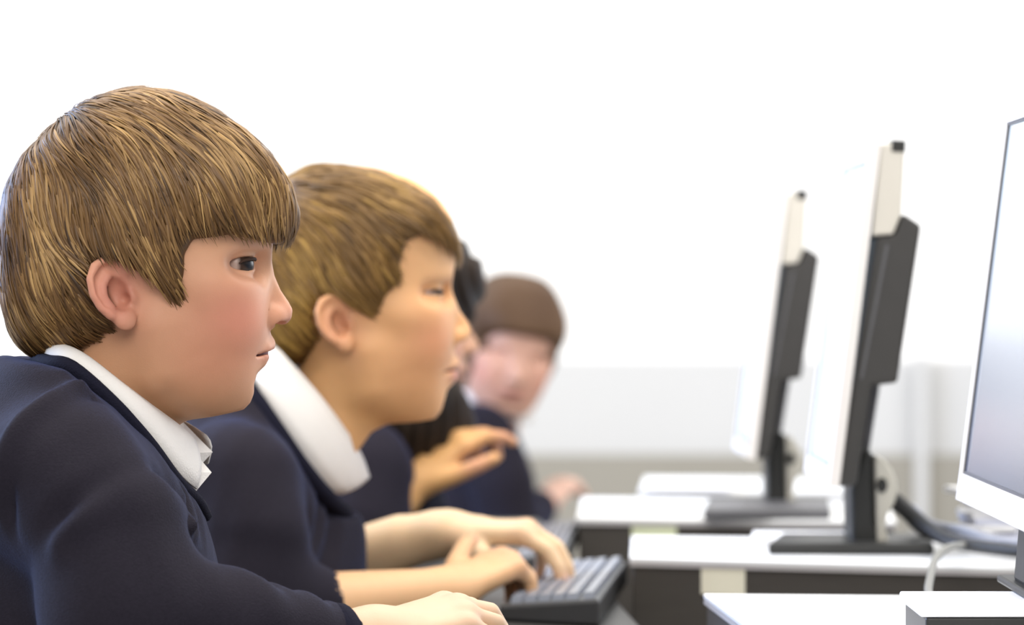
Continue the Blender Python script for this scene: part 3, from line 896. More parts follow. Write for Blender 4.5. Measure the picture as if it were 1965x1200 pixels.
# ================================================================== the nearest boy
def leaf(name, up_pts, lo_pts, m, parent, th=0.0016, n=26, rows=5, roll=0.004):
    """a strip of cloth between two edges, with thickness and a soft roll at the fold"""
    a = catmull(up_pts, n); b = catmull(lo_pts, n)
    ctr = (a.mean(0) + b.mean(0)) / 2
    G = []
    for j in range(rows):
        t = j / (rows - 1)
        G.append(a * (1 - t) + b * t)
    G = np.array(G)                                       # rows, n, 3
    du = np.gradient(G, axis=1); dv = np.gradient(G, axis=0)
    N = np.cross(du, dv); N /= np.linalg.norm(N, axis=2, keepdims=True) + 1e-9
    axis = np.array([ctr[0], 0, ctr[2]])
    if ((G - axis) * N)[..., 1].mean() < 0: N = -N
    if abs((G[..., 1]).mean()) < 1e-4: pass
    bulge = np.sin(np.linspace(0, np.pi, rows))[:, None, None] * roll
    out = G + N * (bulge + th); inn = G + N * bulge
    V = np.concatenate([out.reshape(-1, 3), inn.reshape(-1, 3)]); q = []; o = rows * n
    for j in range(rows - 1):
        for i in range(n - 1):
            q.append((j*n+i, j*n+i+1, (j+1)*n+i+1, (j+1)*n+i)); q.append((o+j*n+i, o+(j+1)*n+i, o+(j+1)*n+i+1, o+j*n+i+1))
    for i in range(n - 1):
        q.append((i, o+i, o+i+1, i+1)); k = (rows-1)*n; q.append((k+i, k+i+1, o+k+i+1, o+k+i))
    for j in range(rows - 1):
        q.append((j*n, (j+1)*n, o+(j+1)*n, o+j*n)); k = n-1; q.append((j*n+k, o+j*n+k, o+(j+1)*n+k, (j+1)*n+k))
    return np_obj(name, V, np.array(q), m, parent)

def eyeballs(parent, A, c, r, look, tint=(0.10, 0.055, 0.03)):
    out = []
    for s in (-1, 1):
        cc = A(c[0], c[1], s * c[2])
        bm = bmesh.new(); bmesh.ops.create_uvsphere(bm, u_segments=24, v_segments=16, radius=r)
        V = np.array([v.co[:] for v in bm.verts]); bm.verts.index_update()
        Q = [[v.index for v in f.verts] for f in bm.faces]; bm.free()
        lk = nrm(look)
        ca = (V @ lk) / r
        col = np.tile(np.array([0.40, 0.30, 0.26]), (len(V), 1))
        col[ca > 0.74] = tint; col[ca > 0.93] = (0.006, 0.005, 0.005)
        me = bpy.data.meshes.new('eyeball'); me.from_pydata([tuple(v + cc) for v in V], [], Q); me.update()
        a = me.color_attributes.new('Col', 'FLOAT_COLOR', 'POINT')
        a.data.foreach_set('color', np.concatenate([col, np.ones((len(V), 1))], 1).astype(np.float32).ravel())
        for p in me.polygons: p.use_smooth = True
        me.materials.append(M_EYE)
        o = bpy.data.objects.new('eyeball', me); COL.objects.link(o); o.parent = parent
        out.append(o)
    return out

def lashes(parent, c, R, m, eps=16):
    for s in (-1, 1):
        cc = np.asarray(c) * np.array([1, s, 1]); pts = []
        for ph, ep in ((8, 4), (25, 12), (50, eps), (75, eps), (100, eps - 4)):
            a, b = math.radians(ph), math.radians(ep)
            pts.append(cc + R * np.array([math.sin(a) * math.cos(b), s * math.cos(a) * math.cos(b), math.sin(b)]))
        tube('eyelashes', pts, [.0005, .0011, .0013, .0013, .0007], m, parent, n=16, sides=6)

def inner_lips(parent, A):
    ys = np.linspace(-.0255, .0255, 13)
    fr = 416 + 105.8 * np.sqrt(1 - (ys / .0300) ** 2) - 7
    V = []
    for dz in (-.0021, .0021):
        for y, u in zip(ys, fr):
            for uu in (462, u):
                v = 684.5 - (uu - 473) * 0.165
                V.append(A(uu, v, y) + np.array([0, 0, dz]))
    n = len(ys); f = []
    for k in range(n - 1):
        a, b, c, d = 2*k, 2*k+1, 2*k+3, 2*k+2
        f += [(a, d, c, b), (2*n+a, 2*n+b, 2*n+c, 2*n+d), (b, c, 2*n+c, 2*n+b), (a, 2*n+a, 2*n+d, d)]
    f += [(0, 1, 2*n+1, 2*n), (2*n-2, 4*n-2, 4*n-1, 2*n-1)]
    return mesh_obj('inner_lips', V, f, M_MOUTH, parent)

def legs(parent, L, hip, knee_dx, m_body):
    """trousers and shoes below the frame: hips on the seat, shins down to the floor"""
    hx, hz = hip
    fd = Field((hx - 0.17, -0.24, 0.0), (hx + knee_dx + 0.12, 0.24, hz + 0.16), 0.008)
    fd.add(Ell((hx, 0, hz + 0.02), (.13, .165, .115)), 0.02)
    for s in (-1, 1):
        fd.add(Chain([(hx, s*.085, hz), (hx + knee_dx, s*.10, hz + 0.01), (hx + knee_dx - 0.05, s*.10, 0.10)], [.082, .058, .046]), 0.03)
    V, Q = fd.mesh()
    np_obj('trousers', relax(V, Q, 2), Q, M_TROUSER, parent)
    for s in (-1, 1):
        fd = Field((hx + knee_dx - 0.14, s*.10 - .06, -0.01), (hx + knee_dx + 0.17, s*.10 + .06, 0.14), 0.005)
        fd.add(Cap((hx + knee_dx - 0.06, s*.10, .045), (hx + knee_dx + 0.10, s*.10, .035), .042, .034), 0.01)
        fd.add(Cap((hx + knee_dx - 0.05, s*.10, .05), (hx + knee_dx - 0.05, s*.10, .11), .036, .034), 0.02)
        fd.f = smax(fd.f, -(fd.ax[2][None, None, :] - 0.002) + 0 * fd.f, 0.004).astype(np.float32)
        V, Q = fd.mesh(); np_obj('shoe', relax(V, Q, 1), Q, M_BLACK, parent)

PROF1 = [(524, 380), (526, 430), (523, 460), (521, 488), (521, 503), (526, 529), (538, 557), (553, 579), (561, 594), (559, 612), (549, 625), (530, 632),
         (527.5, 646), (529.5, 660), (527, 669), (517, 676), (517, 686), (508, 702), (492, 716), (486, 735), (486, 754), (479, 772), (466, 785), (430, 793),
         (392, 801), (362, 812), (343, 835), (338, 870), (338, 1000), (-300, 1000), (-300, 60), (524, 60)]

def px_poly(L, pts): return [tuple(L(u, v, 0.0)[[0, 2]]) for u, v in pts]

def build_boy1():
    L = Frame(280, 480, 2.80)
    r = empty('person', L.base, L.yaw, label='boy with light brown hair in a navy jumper, nearest the camera, in profile', cat='person')
    fd, A = head_field(L, PROF1, h=0.0015)
    V, Q = fd.mesh(); V = relax(V, Q, 1, 0.35)
    sk = (.645, .345, .205)
    ysp = lambda p, s: p * np.array([1, s, 1])
    spots = []
    for s in (-1, 1):
        spots += [(A(438, 615, s*.055), (.032, .04, .028), (.62, .225, .165), .85), (A(392, 685, s*.055), (.034, .03, .034), (.58, .25, .155), .75),
                  (A(225, 565, s*.08), (.026, .03, .034), (.64, .25, .19), .9), (A(236, 563, s*.075), (.0085, .02, .011), (.32, .085, .065), .75),  # red ear, plus a dark spot painting the shade of its recess
                  (A(330, 600, s*.06), (.03, .03, .03), (.57, .29, .18), .4)]
    spots += [(A(548, 605), (.014, .02, .014), (.66, .31, .24), .6), (A(505, 681), (.016, .024, .0062), (.48, .165, .135), .95),
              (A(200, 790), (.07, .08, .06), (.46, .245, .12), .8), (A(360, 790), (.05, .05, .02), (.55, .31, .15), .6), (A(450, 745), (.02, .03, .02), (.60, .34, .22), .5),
              (A(500, 470), (.03, .05, .02), (.62, .40, .28), .5)]
    head = (V, Q, skin_col(V, sk, spots))
    # near forearm and hand resting on the bench; far forearm beyond it
    hpN = hand_prims(L(715, 1228, -.135), L(900, 1176, -.10) - L(715, 1228, -.135), (0.12, -0.25, 1), (0, 1, 0), 0.92,
                     [(.35, .55, .35), (.40, .65, .40), (.45, .7, .4), (.5, .7, .4)], spread=0.2)
    a1 = arm_mesh([L(250, 1215, -.19), L(465, 1228, -.175), L(640, 1248, -.145), L(715, 1228, -.135)], [.040, .034, .0235, .0225], hpN)
    hpF = hand_prims(L(700, 1275, .10), (1, -.25, -.06), (0.1, 0.1, 1), (0, -1, 0), 0.92,
                     [(.30, .55, .35), (.35, .6, .40), (.4, .6, .4), (.45, .7, .4)])
    a2 = arm_mesh([L(280, 1235, .19), L(470, 1250, .16), L(700, 1275, .10)], [.040, .036, .0225], hpF)
    cs = (.66, .46, .31)
    arms = []
    for (v, q), hp in ((a1, hpN), (a2, hpF)):
        kn = [(c.caps[0].a, (.012, .012, .012), (.64, .36, .26), .4) for c in hp[1]]
        arms.append((v, q, skin_col(v, cs, kn)))
    # trunk below the clothes
    td = Field(L(-200, 1700, 0) * [1, 0, 1] + [0, -.24, 0], L(480, 690, 0) * [1, 0, 1] + [0, .24, 0], 0.008)
    td.add(Ell(L(150, 1130, 0), (.075, .120, .18)), .02); td.add(Chain([L(165, 880, 0), L(150, 935, 0), L(140, 1300, 0), L(60, 1640, 0)], [.040, .055, .085, .09]), .05)
    for s in (-1, 1):
        td.add(Chain([L(120, 960, s*.08), L(160, 960, s*.145), L(240, 1205, s*.185)], [.040, .036, .034]), .02)
    tv, tq = td.mesh()
    body = join([head] + arms + [(tv, tq, np.tile(np.array(cs), (len(tv), 1)))])
    np_obj('body', body[0], body[1], M_SKIN, r, body[2])
    for hp in (hpN, hpF):
        v, q = nail_geo(hp[2])
        for i in range(5): np_obj('fingernail', v[i*12:(i+1)*12], q[:6], M_NAIL, r)
    eyeballs(r, A, (451, 508.5, .0325), .0131, (1, -0.80, 0.0), (0.045, 0.024, 0.015))
    lashes(r, A(450, 509, .0325), .0150, M_LASH)
    inner_lips(r, A)
    # ---- hair
    outer = [(30, 900), (8, 640), (-2, 560), (-4, 450), (8, 370), (46, 300), (98, 245), (150, 203), (210, 174), (270, 164), (330, 172), (400, 205), (470, 255),
             (520, 305), (555, 355), (572, 405), (573, 435), (560, 465), (560, 900)]
    lower = [(30, 700), (8, 640), (-30, 560), (-30, 300), (60, 150), (270, 100), (480, 150), (620, 330), (620, 460), (540, 470), (505, 466), (440, 452), (405, 458), (368, 462), (352, 490),
             (352, 530), (346, 588), (318, 568), (285, 536), (256, 517), (225, 504), (195, 499), (180, 512), (172, 545), (184, 588), (212, 628), (190, 650), (150, 668), (110, 674), (70, 690)]
    sh = Field(L(-60, 760, 0) * [1, 0, 1] + [0, -.115, 0], L(640, 110, 0) * [1, 0, 1] + [0, .115, 0], 0.0025)
    sh.add(Ell(A(272, 402), (.107, .082, .091)), .02)
    sh.add(Ell(A(432, 385), (.057, .070, .056)), .03)
    sh.add(Ell(A(120, 545), (.047, .064, .060)), .03)
    sh.add(Ell(A(285, 520), (.066, .0765, .062)), .025)
    sh.clip_profile(px_poly(L, outer), 0.010)
    capf = Field.__new__(Field); capf.__dict__ = dict(sh.__dict__); capf.f = sh.f + 0.0035
    capf.clip_profile(px_poly(L, lower), 0.006)
    cv, cq = capf.mesh()
    polyL = px_poly(L, lower)
    crown = A(150, 225, 0.018)
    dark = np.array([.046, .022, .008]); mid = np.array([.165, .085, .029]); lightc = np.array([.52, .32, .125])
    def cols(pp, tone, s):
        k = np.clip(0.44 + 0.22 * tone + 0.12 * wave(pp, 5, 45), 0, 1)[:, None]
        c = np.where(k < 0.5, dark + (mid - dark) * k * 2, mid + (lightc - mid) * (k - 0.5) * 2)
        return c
    sv, sq, sc = strand_hair(sh, polyL, crown, 17000, None, 21, drift=(0.22, 0, -1.0), cap=(cv, cq), cols=cols, forward=0.85, wild=0.27, width=0.00082, over=0.005)
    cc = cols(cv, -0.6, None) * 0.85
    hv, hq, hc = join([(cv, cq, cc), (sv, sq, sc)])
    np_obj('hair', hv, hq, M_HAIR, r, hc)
    # ---- shirt collar
    col_e = empty('shirt', (0, 0, 0)); col_e.parent = r
    for s in (-1, 1):
        du = 0 if s < 0 else 22
        up = [L(100, 655, 0), L(118, 660, s*.032), L(165, 684, s*.054), L(232, 735, s*.0610), L(290, 779, s*.052), L(343 + du*.7, 818 - du*.2, s*.030), L(372 + du, 846 - du*.4, s*.012)]
        lo = [L(78, 690, 0), L(95, 690, s*.045), L(140, 700, s*.070), L(225, 770, s*.0770), L(288, 838, s*.070), L(345 + du*.6, 912 - du, s*.050), L(376 + du, 940 - du*2.2, s*.030)]
        leaf('collar_leaf', up, lo, M_SHIRT, col_e)
        # front edge of the collar: short point
        t = [up[-1], L(404 + du*.2, 868 - du*.1, s*.012), L(388, 893, s*.016), L(403, 908, s*.02), lo[-1]]
    # near collar point and far collar point
    def tri_leaf(pts, th=0.0018):
        pts = np.array(pts); n = len(pts); off = np.array([0, -th, 0])
        V = np.concatenate([pts + off, pts - off]); f = [tuple(range(n)), tuple(range(n, 2*n))[::-1]] + [(i, n+i, n+(i+1) % n, (i+1) % n) for i in range(n)]
        return mesh_obj('collar_point', V, f, M_SHIRT, col_e)
    tri_leaf([L(340, 818, -.006), L(352, 811, .010), L(408, 868, .018), L(386, 892, .012), L(360, 870, -.004)])
    tri_leaf([L(345, 835, -.018), L(386, 888, -.010), L(406, 907, -.012), L(376, 943, -.026), L(340, 905, -.040)])
    # ---- jumper
    jf = Field(L(-330, 1700, 0) * [1, 0, 1] + [0, -.30, 0], L(760, 640, 0) * [1, 0, 1] + [0, .30, 0], 0.0042)
    jf.add(Ell(L(165, 1090, 0), (.098, .148, .215)), .02)
    jf.add(Ell(L(10, 905, 0), (.070, .145, .062)), .02)
    for s in (-1, 1):
        jf.add(Chain([L(40, 822, 0), L(85, 842, s*.06), L(122, 920, s*.120)], [.030, .034, .050]), .022)
    jf.add(Chain([L(225, 880, 0), L(300, 1015, 0)], [.050, .036]), .03)
    jf.add(Chain([L(60, 1200, 0), L(50, 1640, 0)], [.115, .13]), .06)
    jf.cut(Wedge(px_poly(L, [(376, 936), (398, 1000), (422, 1060), (446, 1125), (640, 1125), (640, 880), (376, 880)]), -.20, .20), .02)
    jf.add(Chain([L(138, 940, -.140), L(205, 1020, -.165), L(240, 1190, -.185)], [.058, .056, .052]), .03)
    jf.add(Chain([L(240, 1190, -.185), L(460, 1214, -.175), L(640, 1252, -.145)], [.051, .043, .0335]), .025)
    jf.add(Chain([L(138, 940, .140), L(205, 1020, .165), L(250, 1215, .185)], [.058, .056, .052]), .03)
    jf.add(Chain([L(250, 1215, .185), L(470, 1240, .165), L(620, 1268, .12)], [.051, .043, .0335]), .025)
    # neck opening
    jf.cut(Chain([L(330, 560, 0), L(222, 757, 0), L(165, 870, 0)], [.066, .0640, .046]), .006)
    jf.cut(Wedge(px_poly(L, [(-60, 676), (60, 690), (130, 704), (222, 776), (290, 850), (345, 918), (384, 960), (450, 930), (450, 560), (-60, 560)]), -.17, .17), .010)
    # sleeve ends are hollow
    for y0, a, b in ((-.145, L(640, 1252, -.145), L(745, 1240, -.125)), (.12, L(620, 1268, .12), L(720, 1270, .10))):
        jf.cut(Cap(L(612, 1246, -.15) if y0 < 0 else L(590, 1265, .126), b, .0255, .0265), .004)
    V, Q = jf.mesh(); V = relax(V, Q, 2, 0.5); N = vnormals(V, Q)
    d = 0.0016 * wave(V, 31, 32) + 0.0010 * wave(V, 32, 75)
    def crease(pts, wd, amp):
        nonlocal d
        pp = catmull([L(*q) for q in pts], 20)
        d = d + amp * np.exp(-(curve_dist(V, pp) / wd) ** 2)
    # armhole seam and pulled folds of the sleeve
    crease([(170, 768, -.12), (122, 798, -.15), (60, 860, -.17), (15, 960, -.18), (5, 1060, -.18)], .007, -0.0081)
    crease([(150, 752, -.12), (95, 775, -.15), (30, 840, -.17), (-15, 940, -.18)], .010, 0.0095)
    crease([(385, 985, -.09), (330, 930, -.14), (230, 925, -.19), (120, 985, -.21), (60, 1030, -.21)], .010, -0.0095)
    crease([(390, 1010, -.09), (300, 975, -.16), (200, 975, -.20), (90, 1050, -.22)], .012, 0.0081)
    crease([(420, 1070, -.10), (370, 1045, -.15), (260, 1020, -.20), (150, 1040, -.21)], .009, -0.0081)
    crease([(430, 1110, -.10), (390, 1090, -.15), (330, 1105, -.19), (320, 1150, -.2)], .012, -0.0121)
    crease([(390, 950, -.05), (415, 1040, -.07), (440, 1110, -.10)], .006, -0.0081)
    crease([(360, 940, -.07), (385, 1030, -.10), (415, 1110, -.13)], .006, -0.0068)
    crease([(345, 960, -.08), (370, 1040, -.11), (395, 1100, -.14)], .005, 0.0068)
    crease([(450, 1080, -.14), (500, 1110, -.17), (540, 1160, -.18)], .008, -0.0081)
    crease([(520, 1120, -.14), (560, 1150, -.165), (585, 1200, -.17)], .007, -0.0068)
    crease([(600, 1130, -.14), (625, 1170, -.16), (640, 1210, -.165)], .005, -0.0054)
    V = V + N * d[:, None]
    jo = np_obj('jumper', V, Q, M_JUMPER, r)
    cuff(jo, L(642, 1251, -.1445), L(745, 1240, -.125) - L(640, 1252, -.145), .0290)
    # ribbed neckband along the collar, its dark tone also painting the collar's shadow
    for s in (-1, 1):
        tube('neckband', [L(72, 690, s*.0), L(92, 697, s*.050), L(138, 708, s*.0755), L(222, 780, s*.0815), L(284, 850, s*.0745), L(338, 922, s*.054), L(378, 962, s*.026), L(394, 990, 0)],
             [.006, .006, .006, .0055, .0055, .005, .005, .005], M_RIB, jo, n=40, sides=8)
    legs(r, L, (L(40, 1640, 0)[0], 0.53), 0.36, r)
    return r

# ================================================================== shared bits for the others
def shirt_leaf_pair(parent, up_fn, lo_fn):
    c = empty('shirt'); c.parent = parent
    for s in (-1, 1): leaf('collar_leaf', up_fn(s), lo_fn(s), M_SHIRT, c)
    return c

def cuff(parent, c, axis, R, th=0.0058):
    a = nrm(axis); x = nrm(np.cross(a, [0.1, 0.2, 1])); y = np.cross(a, x)
    n, k = 28, 8; V = []; f = []
    for i in range(n):
        w = 2 * math.pi * i / n; d = x * math.cos(w) + y * math.sin(w)
        for j in range(k):
            q = 2 * math.pi * j / k
            V.append(np.asarray(c) + d * (R + th * math.cos(q)) + a * th * 1.9 * math.sin(q))
    for i in range(n):
        for j in range(k):
            i2, j2 = (i + 1) % n, (j + 1) % k
            f.append((i*k + j, i2*k + j, i2*k + j2, i*k + j2))
    return np_obj('cuff', np.array(V), np.array(f), M_RIB, parent)

def finish_jumper(name, jf, parent, L, creases, seed, amp=1.0):
    V, Q = jf.mesh(); V = relax(V, Q, 2, 0.5); N = vnormals(V, Q)
    d = amp * (0.0016 * wave(V, seed, 32) + 0.0010 * wave(V, seed + 1, 75))
    for pts, wd, am in creases:
        d = d + am * np.exp(-(curve_dist(V, catmull([L(*q) for q in pts], 20)) / wd) ** 2)
    return np_obj(name, V + N * d[:, None], Q, M_JUMPER, parent)

boy1 = build_boy1()
# ================================================================== the second boy
PROF2 = [(872, 430), (874, 500), (869, 522), (866, 546), (867, 560), (873, 576), (882, 597), (896, 617), (904, 633), (901, 647), (884, 658),
         (881, 678), (886, 698), (884, 708), (876, 713), (881, 724), (873, 738), (858, 747), (852, 768), (846, 788), (834, 803), (800, 808), (744, 812), (712, 828), (692, 856), (664, 890), (640, 930), (630, 1000),
         (300, 1000), (300, 200), (872, 200)]
def build_boy2():
    B = Frame(680, 560, 3.55)
    def L(u, v, y=0.0):
        return B(904 + .755 * (u - 562) + .001 * (v - 595), 635 + .88 * (v - 595) - .038 * (u - 562), y)
    r = empty('person', B.base, B.yaw, label='boy with reddish blond hair typing, second from the camera', cat='person')
    fd, A = head_field(L, PROF2, h=0.0021, prof_L=B, eye_open=0.45)
    V, Q = fd.mesh(); V = relax(V, Q, 1, 0.35)
    sk = (.76, .415, .195); spots = []
    for s in (-1, 1):
        spots += [(A(455, 610, s*.05), (.026, .03, .026), (.62, .245, .145), .7), (A(400, 690, s*.05), (.04, .03, .035), (.62, .30, .15), .7),
                  (A(225, 565, s*.08), (.026, .03, .034), (.66, .30, .18), .8), (A(235, 560, s*.075), (.009, .02, .012), (.40, .14, .09), .6)]  # ear redness, and recess shade painted as a darker spot
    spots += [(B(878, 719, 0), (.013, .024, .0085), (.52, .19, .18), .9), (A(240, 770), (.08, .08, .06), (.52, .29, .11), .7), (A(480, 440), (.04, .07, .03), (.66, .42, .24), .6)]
    head = (V, Q, skin_col(V, sk, spots))
    cN = (.66, .40, .215); cF = (.70, .50, .31)  # far arm paler: strong light from above put into its skin colour
    wN = B(862, 1136, -.085)
    hpN = hand_prims(wN, (.70, .62, .30), (-.25, -.30, 1), (-.6, .75, 0.3), 0.95, [(.75, .75, .45), (.85, .85, .5), (.9, .85, .5), (.95, .85, .5)], thumb=(.75, .5, .25), spread=0.12)
    aN = arm_mesh([B(455, 1170, -.18), B(620, 1168, -.15), wN], [.038, .032, .0215], hpN, h=0.0022)
    wF = B(858, 1024, .115)
    hpF = hand_prims(wF, (.93, -.22, .02), (.05, -.05, 1), (0, -1, 0), 0.98, [(.50, .50, .30), (.55, .55, .35), (.65, .6, .35), (.8, .7, .4)], thumb=(.75, .55, -.45), spread=0.22)
    aF = arm_mesh([B(540, 1100, .18), B(680, 1078, .155), B(770, 1042, .135), wF], [.038, .031, .027, .0205], hpF, h=0.0022)
    arms = []
    for (v, q), hp, c in ((aN, hpN, cN), (aF, hpF, cF)):
        kn = [(ch.caps[0].a, (.013, .013, .013), (.62, .33, .21), .5) for ch in hp[1]] + [(ch.caps[2].b, (.012, .012, .012), (.62, .30, .20), .6) for ch in hp[1]]
        arms.append((v, q, skin_col(v, c, kn)))
    td = Field(B(250, 1500, 0) * [1, 0, 1] + [0, -.24, 0], B(720, 700, 0) * [1, 0, 1] + [0, .24, 0], 0.008)
    td.add(Ell(B(455, 1120, 0), (.075, .120, .18)), .02); td.add(Chain([B(575, 905, 0), B(540, 950, 0), B(470, 1200, 0), B(420, 1480, 0)], [.040, .05, .085, .09]), .03)
    for s in (-1, 1):
        td.add(Chain([B(440, 980, s*.08), B(455, 980, s*.145), B(470 if s < 0 else 540, 1160 if s < 0 else 1100, s*.18)], [.040, .036, .034]), .02)
    tv, tq = td.mesh()
    b = join([head] + arms + [(tv, tq, np.tile(np.array(cN), (len(tv), 1)))])
    np_obj('body', b[0], b[1], M_SKIN, r, b[2])
    for hp in (hpN, hpF):
        v, q = nail_geo(hp[2])
        for i in range(5): np_obj('fingernail', v[i*12:(i+1)*12], q[:6], M_NAIL, r)
    eyeballs(r, A, (451, 508.5, .0325), .0131, (1, -0.3, -0.5))
    lashes(r, A(450, 509, .0325), .0150, M_LASH, eps=6)
    inner_lips(r, A)
    # hair
    outer = [(520, 1000), (498, 720), (484, 640), (478, 540), (486, 430), (512, 355), (552, 314), (600, 309), (660, 318), (720, 330), (770, 348), (830, 386), (866, 430), (883, 475), (887, 506), (887, 1000)]
    lower = [(510, 730), (440, 640), (440, 300), (560, 200), (800, 200), (940, 380), (940, 512), (884, 510), (868, 486), (848, 462), (805, 452), (776, 466), (768, 505), (768, 545), (742, 566),
             (728, 608), (694, 606), (670, 578), (640, 562), (614, 566), (602, 590), (602, 625), (612, 655), (590, 690), (556, 706)]
    sh = Field(B(440, 780, 0) * [1, 0, 1] + [0, -.115, 0], B(940, 270, 0) * [1, 0, 1] + [0, .115, 0], 0.003)
    sh.add(Ell(B(675, 480, 0), (.098, .080, .086)), .02); sh.add(Ell(B(785, 455, 0), (.052, .068, .052)), .03)
    sh.add(Ell(B(560, 590, 0), (.040, .060, .055)), .03); sh.add(Ell(B(690, 560, 0), (.058, .0745, .056)), .025)
    sh.clip_profile(px_poly(B, outer), 0.010)
    capf = Field.__new__(Field); capf.__dict__ = dict(sh.__dict__); capf.f = sh.f + 0.003
    capf.clip_profile(px_poly(B, lower), 0.006)
    cv, cq = capf.mesh()
    dark = np.array([.060, .030, .009]); mid = np.array([.20, .106, .028]); lightc = np.array([.52, .32, .080])
    def cols(pp, tone, s):
        k = np.clip(0.42 + 0.16 * tone + 0.2 * wave(pp, 15, 38), 0, 1)[:, None]
        return np.where(k < 0.5, dark + (mid - dark) * k * 2, mid + (lightc - mid) * (k - 0.5) * 2)
    sv, sq, sc = strand_hair(sh, px_poly(B, lower), B(520, 350, -.01), 6500, None, 41, drift=(0.45, 0, -1.0), cap=(cv, cq), cols=cols, forward=1.5, wild=0.22, width=0.0012, over=0.004)
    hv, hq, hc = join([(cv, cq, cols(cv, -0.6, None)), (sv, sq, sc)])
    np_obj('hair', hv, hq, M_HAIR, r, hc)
    up = lambda s: [B(500, 655, 0), B(528, 664, s*.042), B(560, 698, s*.060), B(610, 755, s*.0630), B(655, 815, s*.052), B(690, 868, s*.034), B(708, 915, s*.018)]
    lo = lambda s: [B(462, 700, 0), B(486, 738, s*.058), B(520, 788, s*.078), B(570, 858, s*.0830), B(606, 908, s*.074), B(636, 942, s*.056), B(654, 948, s*.042)]
    shirt_leaf_pair(r, up, lo)
    jf = Field(B(250, 1500, 0) * [1, 0, 1] + [0, -.30, 0], B(720, 680, 0) * [1, 0, 1] + [0, .30, 0], 0.0048)
    jf.add(Ell(B(462, 1085, 0), (.096, .146, .19)), .02)
    jf.add(Ell(B(400, 925, 0), (.075, .145, .055)), .02)
    for s in (-1, 1):
        jf.add(Chain([B(430, 860, 0), B(430, 880, s*.06), B(440, 930, s*.120)], [.030, .036, .050]), .022)
    jf.add(Chain([B(520, 930, 0), B(590, 1010, 0)], [.050, .040]), .04)
    jf.add(Chain([B(440, 1180, 0), B(410, 1480, 0)], [.115, .13]), .06)
    jf.add(Chain([B(455, 940, -.140), B(475, 1040, -.165), B(465, 1160, -.18)], [.056, .054, .050]), .03)
    jf.add(Chain([B(465, 1160, -.18), B(605, 1166, -.152)], [.049, .036]), .025)
    jf.add(Chain([B(455, 940, .140), B(490, 1030, .165), B(545, 1105, .18)], [.056, .054, .050]), .03)
    jf.add(Chain([B(545, 1105, .18), B(655, 1080, .158)], [.048, .0355]), .025)
    jf.cut(Chain([B(680, 640, 0), B(620, 775, 0), B(570, 880, 0)], [.068, .066, .048]), .006)
    jf.cut(Wedge(px_poly(B, [(400, 660), (455, 706), (486, 748), (520, 800), (570, 872), (606, 922), (652, 985), (740, 985), (740, 560), (400, 560)]), -.095, .095), .006)
    jf.cut(Cap(B(640, 1085, .158), B(740, 1065, .145), .029, .031), .003)
    jf.cut(Cap(B(590, 1166, -.153), B(700, 1160, -.14), .027, .029), .003)
    jo = finish_jumper('jumper', jf, r, B, [([(640, 960, -.05), (640, 1040, -.08), (620, 1120, -.12)], .009, -.007), ([(610, 960, -.07), (600, 1040, -.11), (570, 1110, -.15)], .009, -.006),
                       ([(420, 860, -.13), (380, 930, -.16), (375, 1040, -.18)], .008, -.006), ([(560, 1040, -.1), (500, 1010, -.17), (440, 1040, -.2)], .01, -.007), ([(560, 930, -.09), (590, 1000, -.1), (600, 1080, -.12)], .010, .005)], 51)
    cuff(jo, B(607, 1166, -.1515), B(700, 1160, -.14) - B(590, 1166, -.153), .0305)
    cuff(jo, B(657, 1080, .1575), B(740, 1065, .145) - B(640, 1085, .158), .0315)
    for s in (-1, 1):
        tube('neckband', [B(455, 703, 0), B(476, 744, s*.062), B(512, 800, s*.083), B(562, 872, s*.088), B(598, 922, s*.080), B(632, 960, s*.058), B(660, 985, s*.02)], .0085, M_RIB, jo, n=40, sides=8)  # rib made thick and dark to include the shadow below the collar
    legs(r, B, (B(400, 1480, 0)[0], 0.53), 0.25, r)
    return r
boy2 = build_boy2()

# ================================================================== the two pupils beyond
CL = Frame(280, 480, 2.80)            # reference head, reused for the blurred pupils
CC = CL(280, 480, 0)
def ref_head(sk, eye=0.4):
    fd, A = head_field(CL, PROF1, h=0.0030, eye_open=eye)
    V, Q = fd.mesh(); V = relax(V, Q, 1, 0.35)
    spots = []
    for s in (-1, 1): spots += [(A(438, 615, s*.055), (.030, .04, .026), (.62, .26, .19), .7)]
    spots += [(A(505, 682), (.016, .024, .008), (.42, .14, .12), .9)]
    return V, Q, skin_col(V, sk, spots), A

def ref_hair(A, ell, outer, lower, h=0.004):
    sh = Field(CL(-120, 1150, 0) * [1, 0, 1] + [0, -.13, 0], CL(660, 90, 0) * [1, 0, 1] + [0, .13, 0], h)
    for e_, k in ell: sh.add(e_, k)
    if outer: sh.clip_profile(px_poly(CL, outer), 0.012)
    if lower: sh.clip_profile(px_poly(CL, lower), 0.008)
    return sh

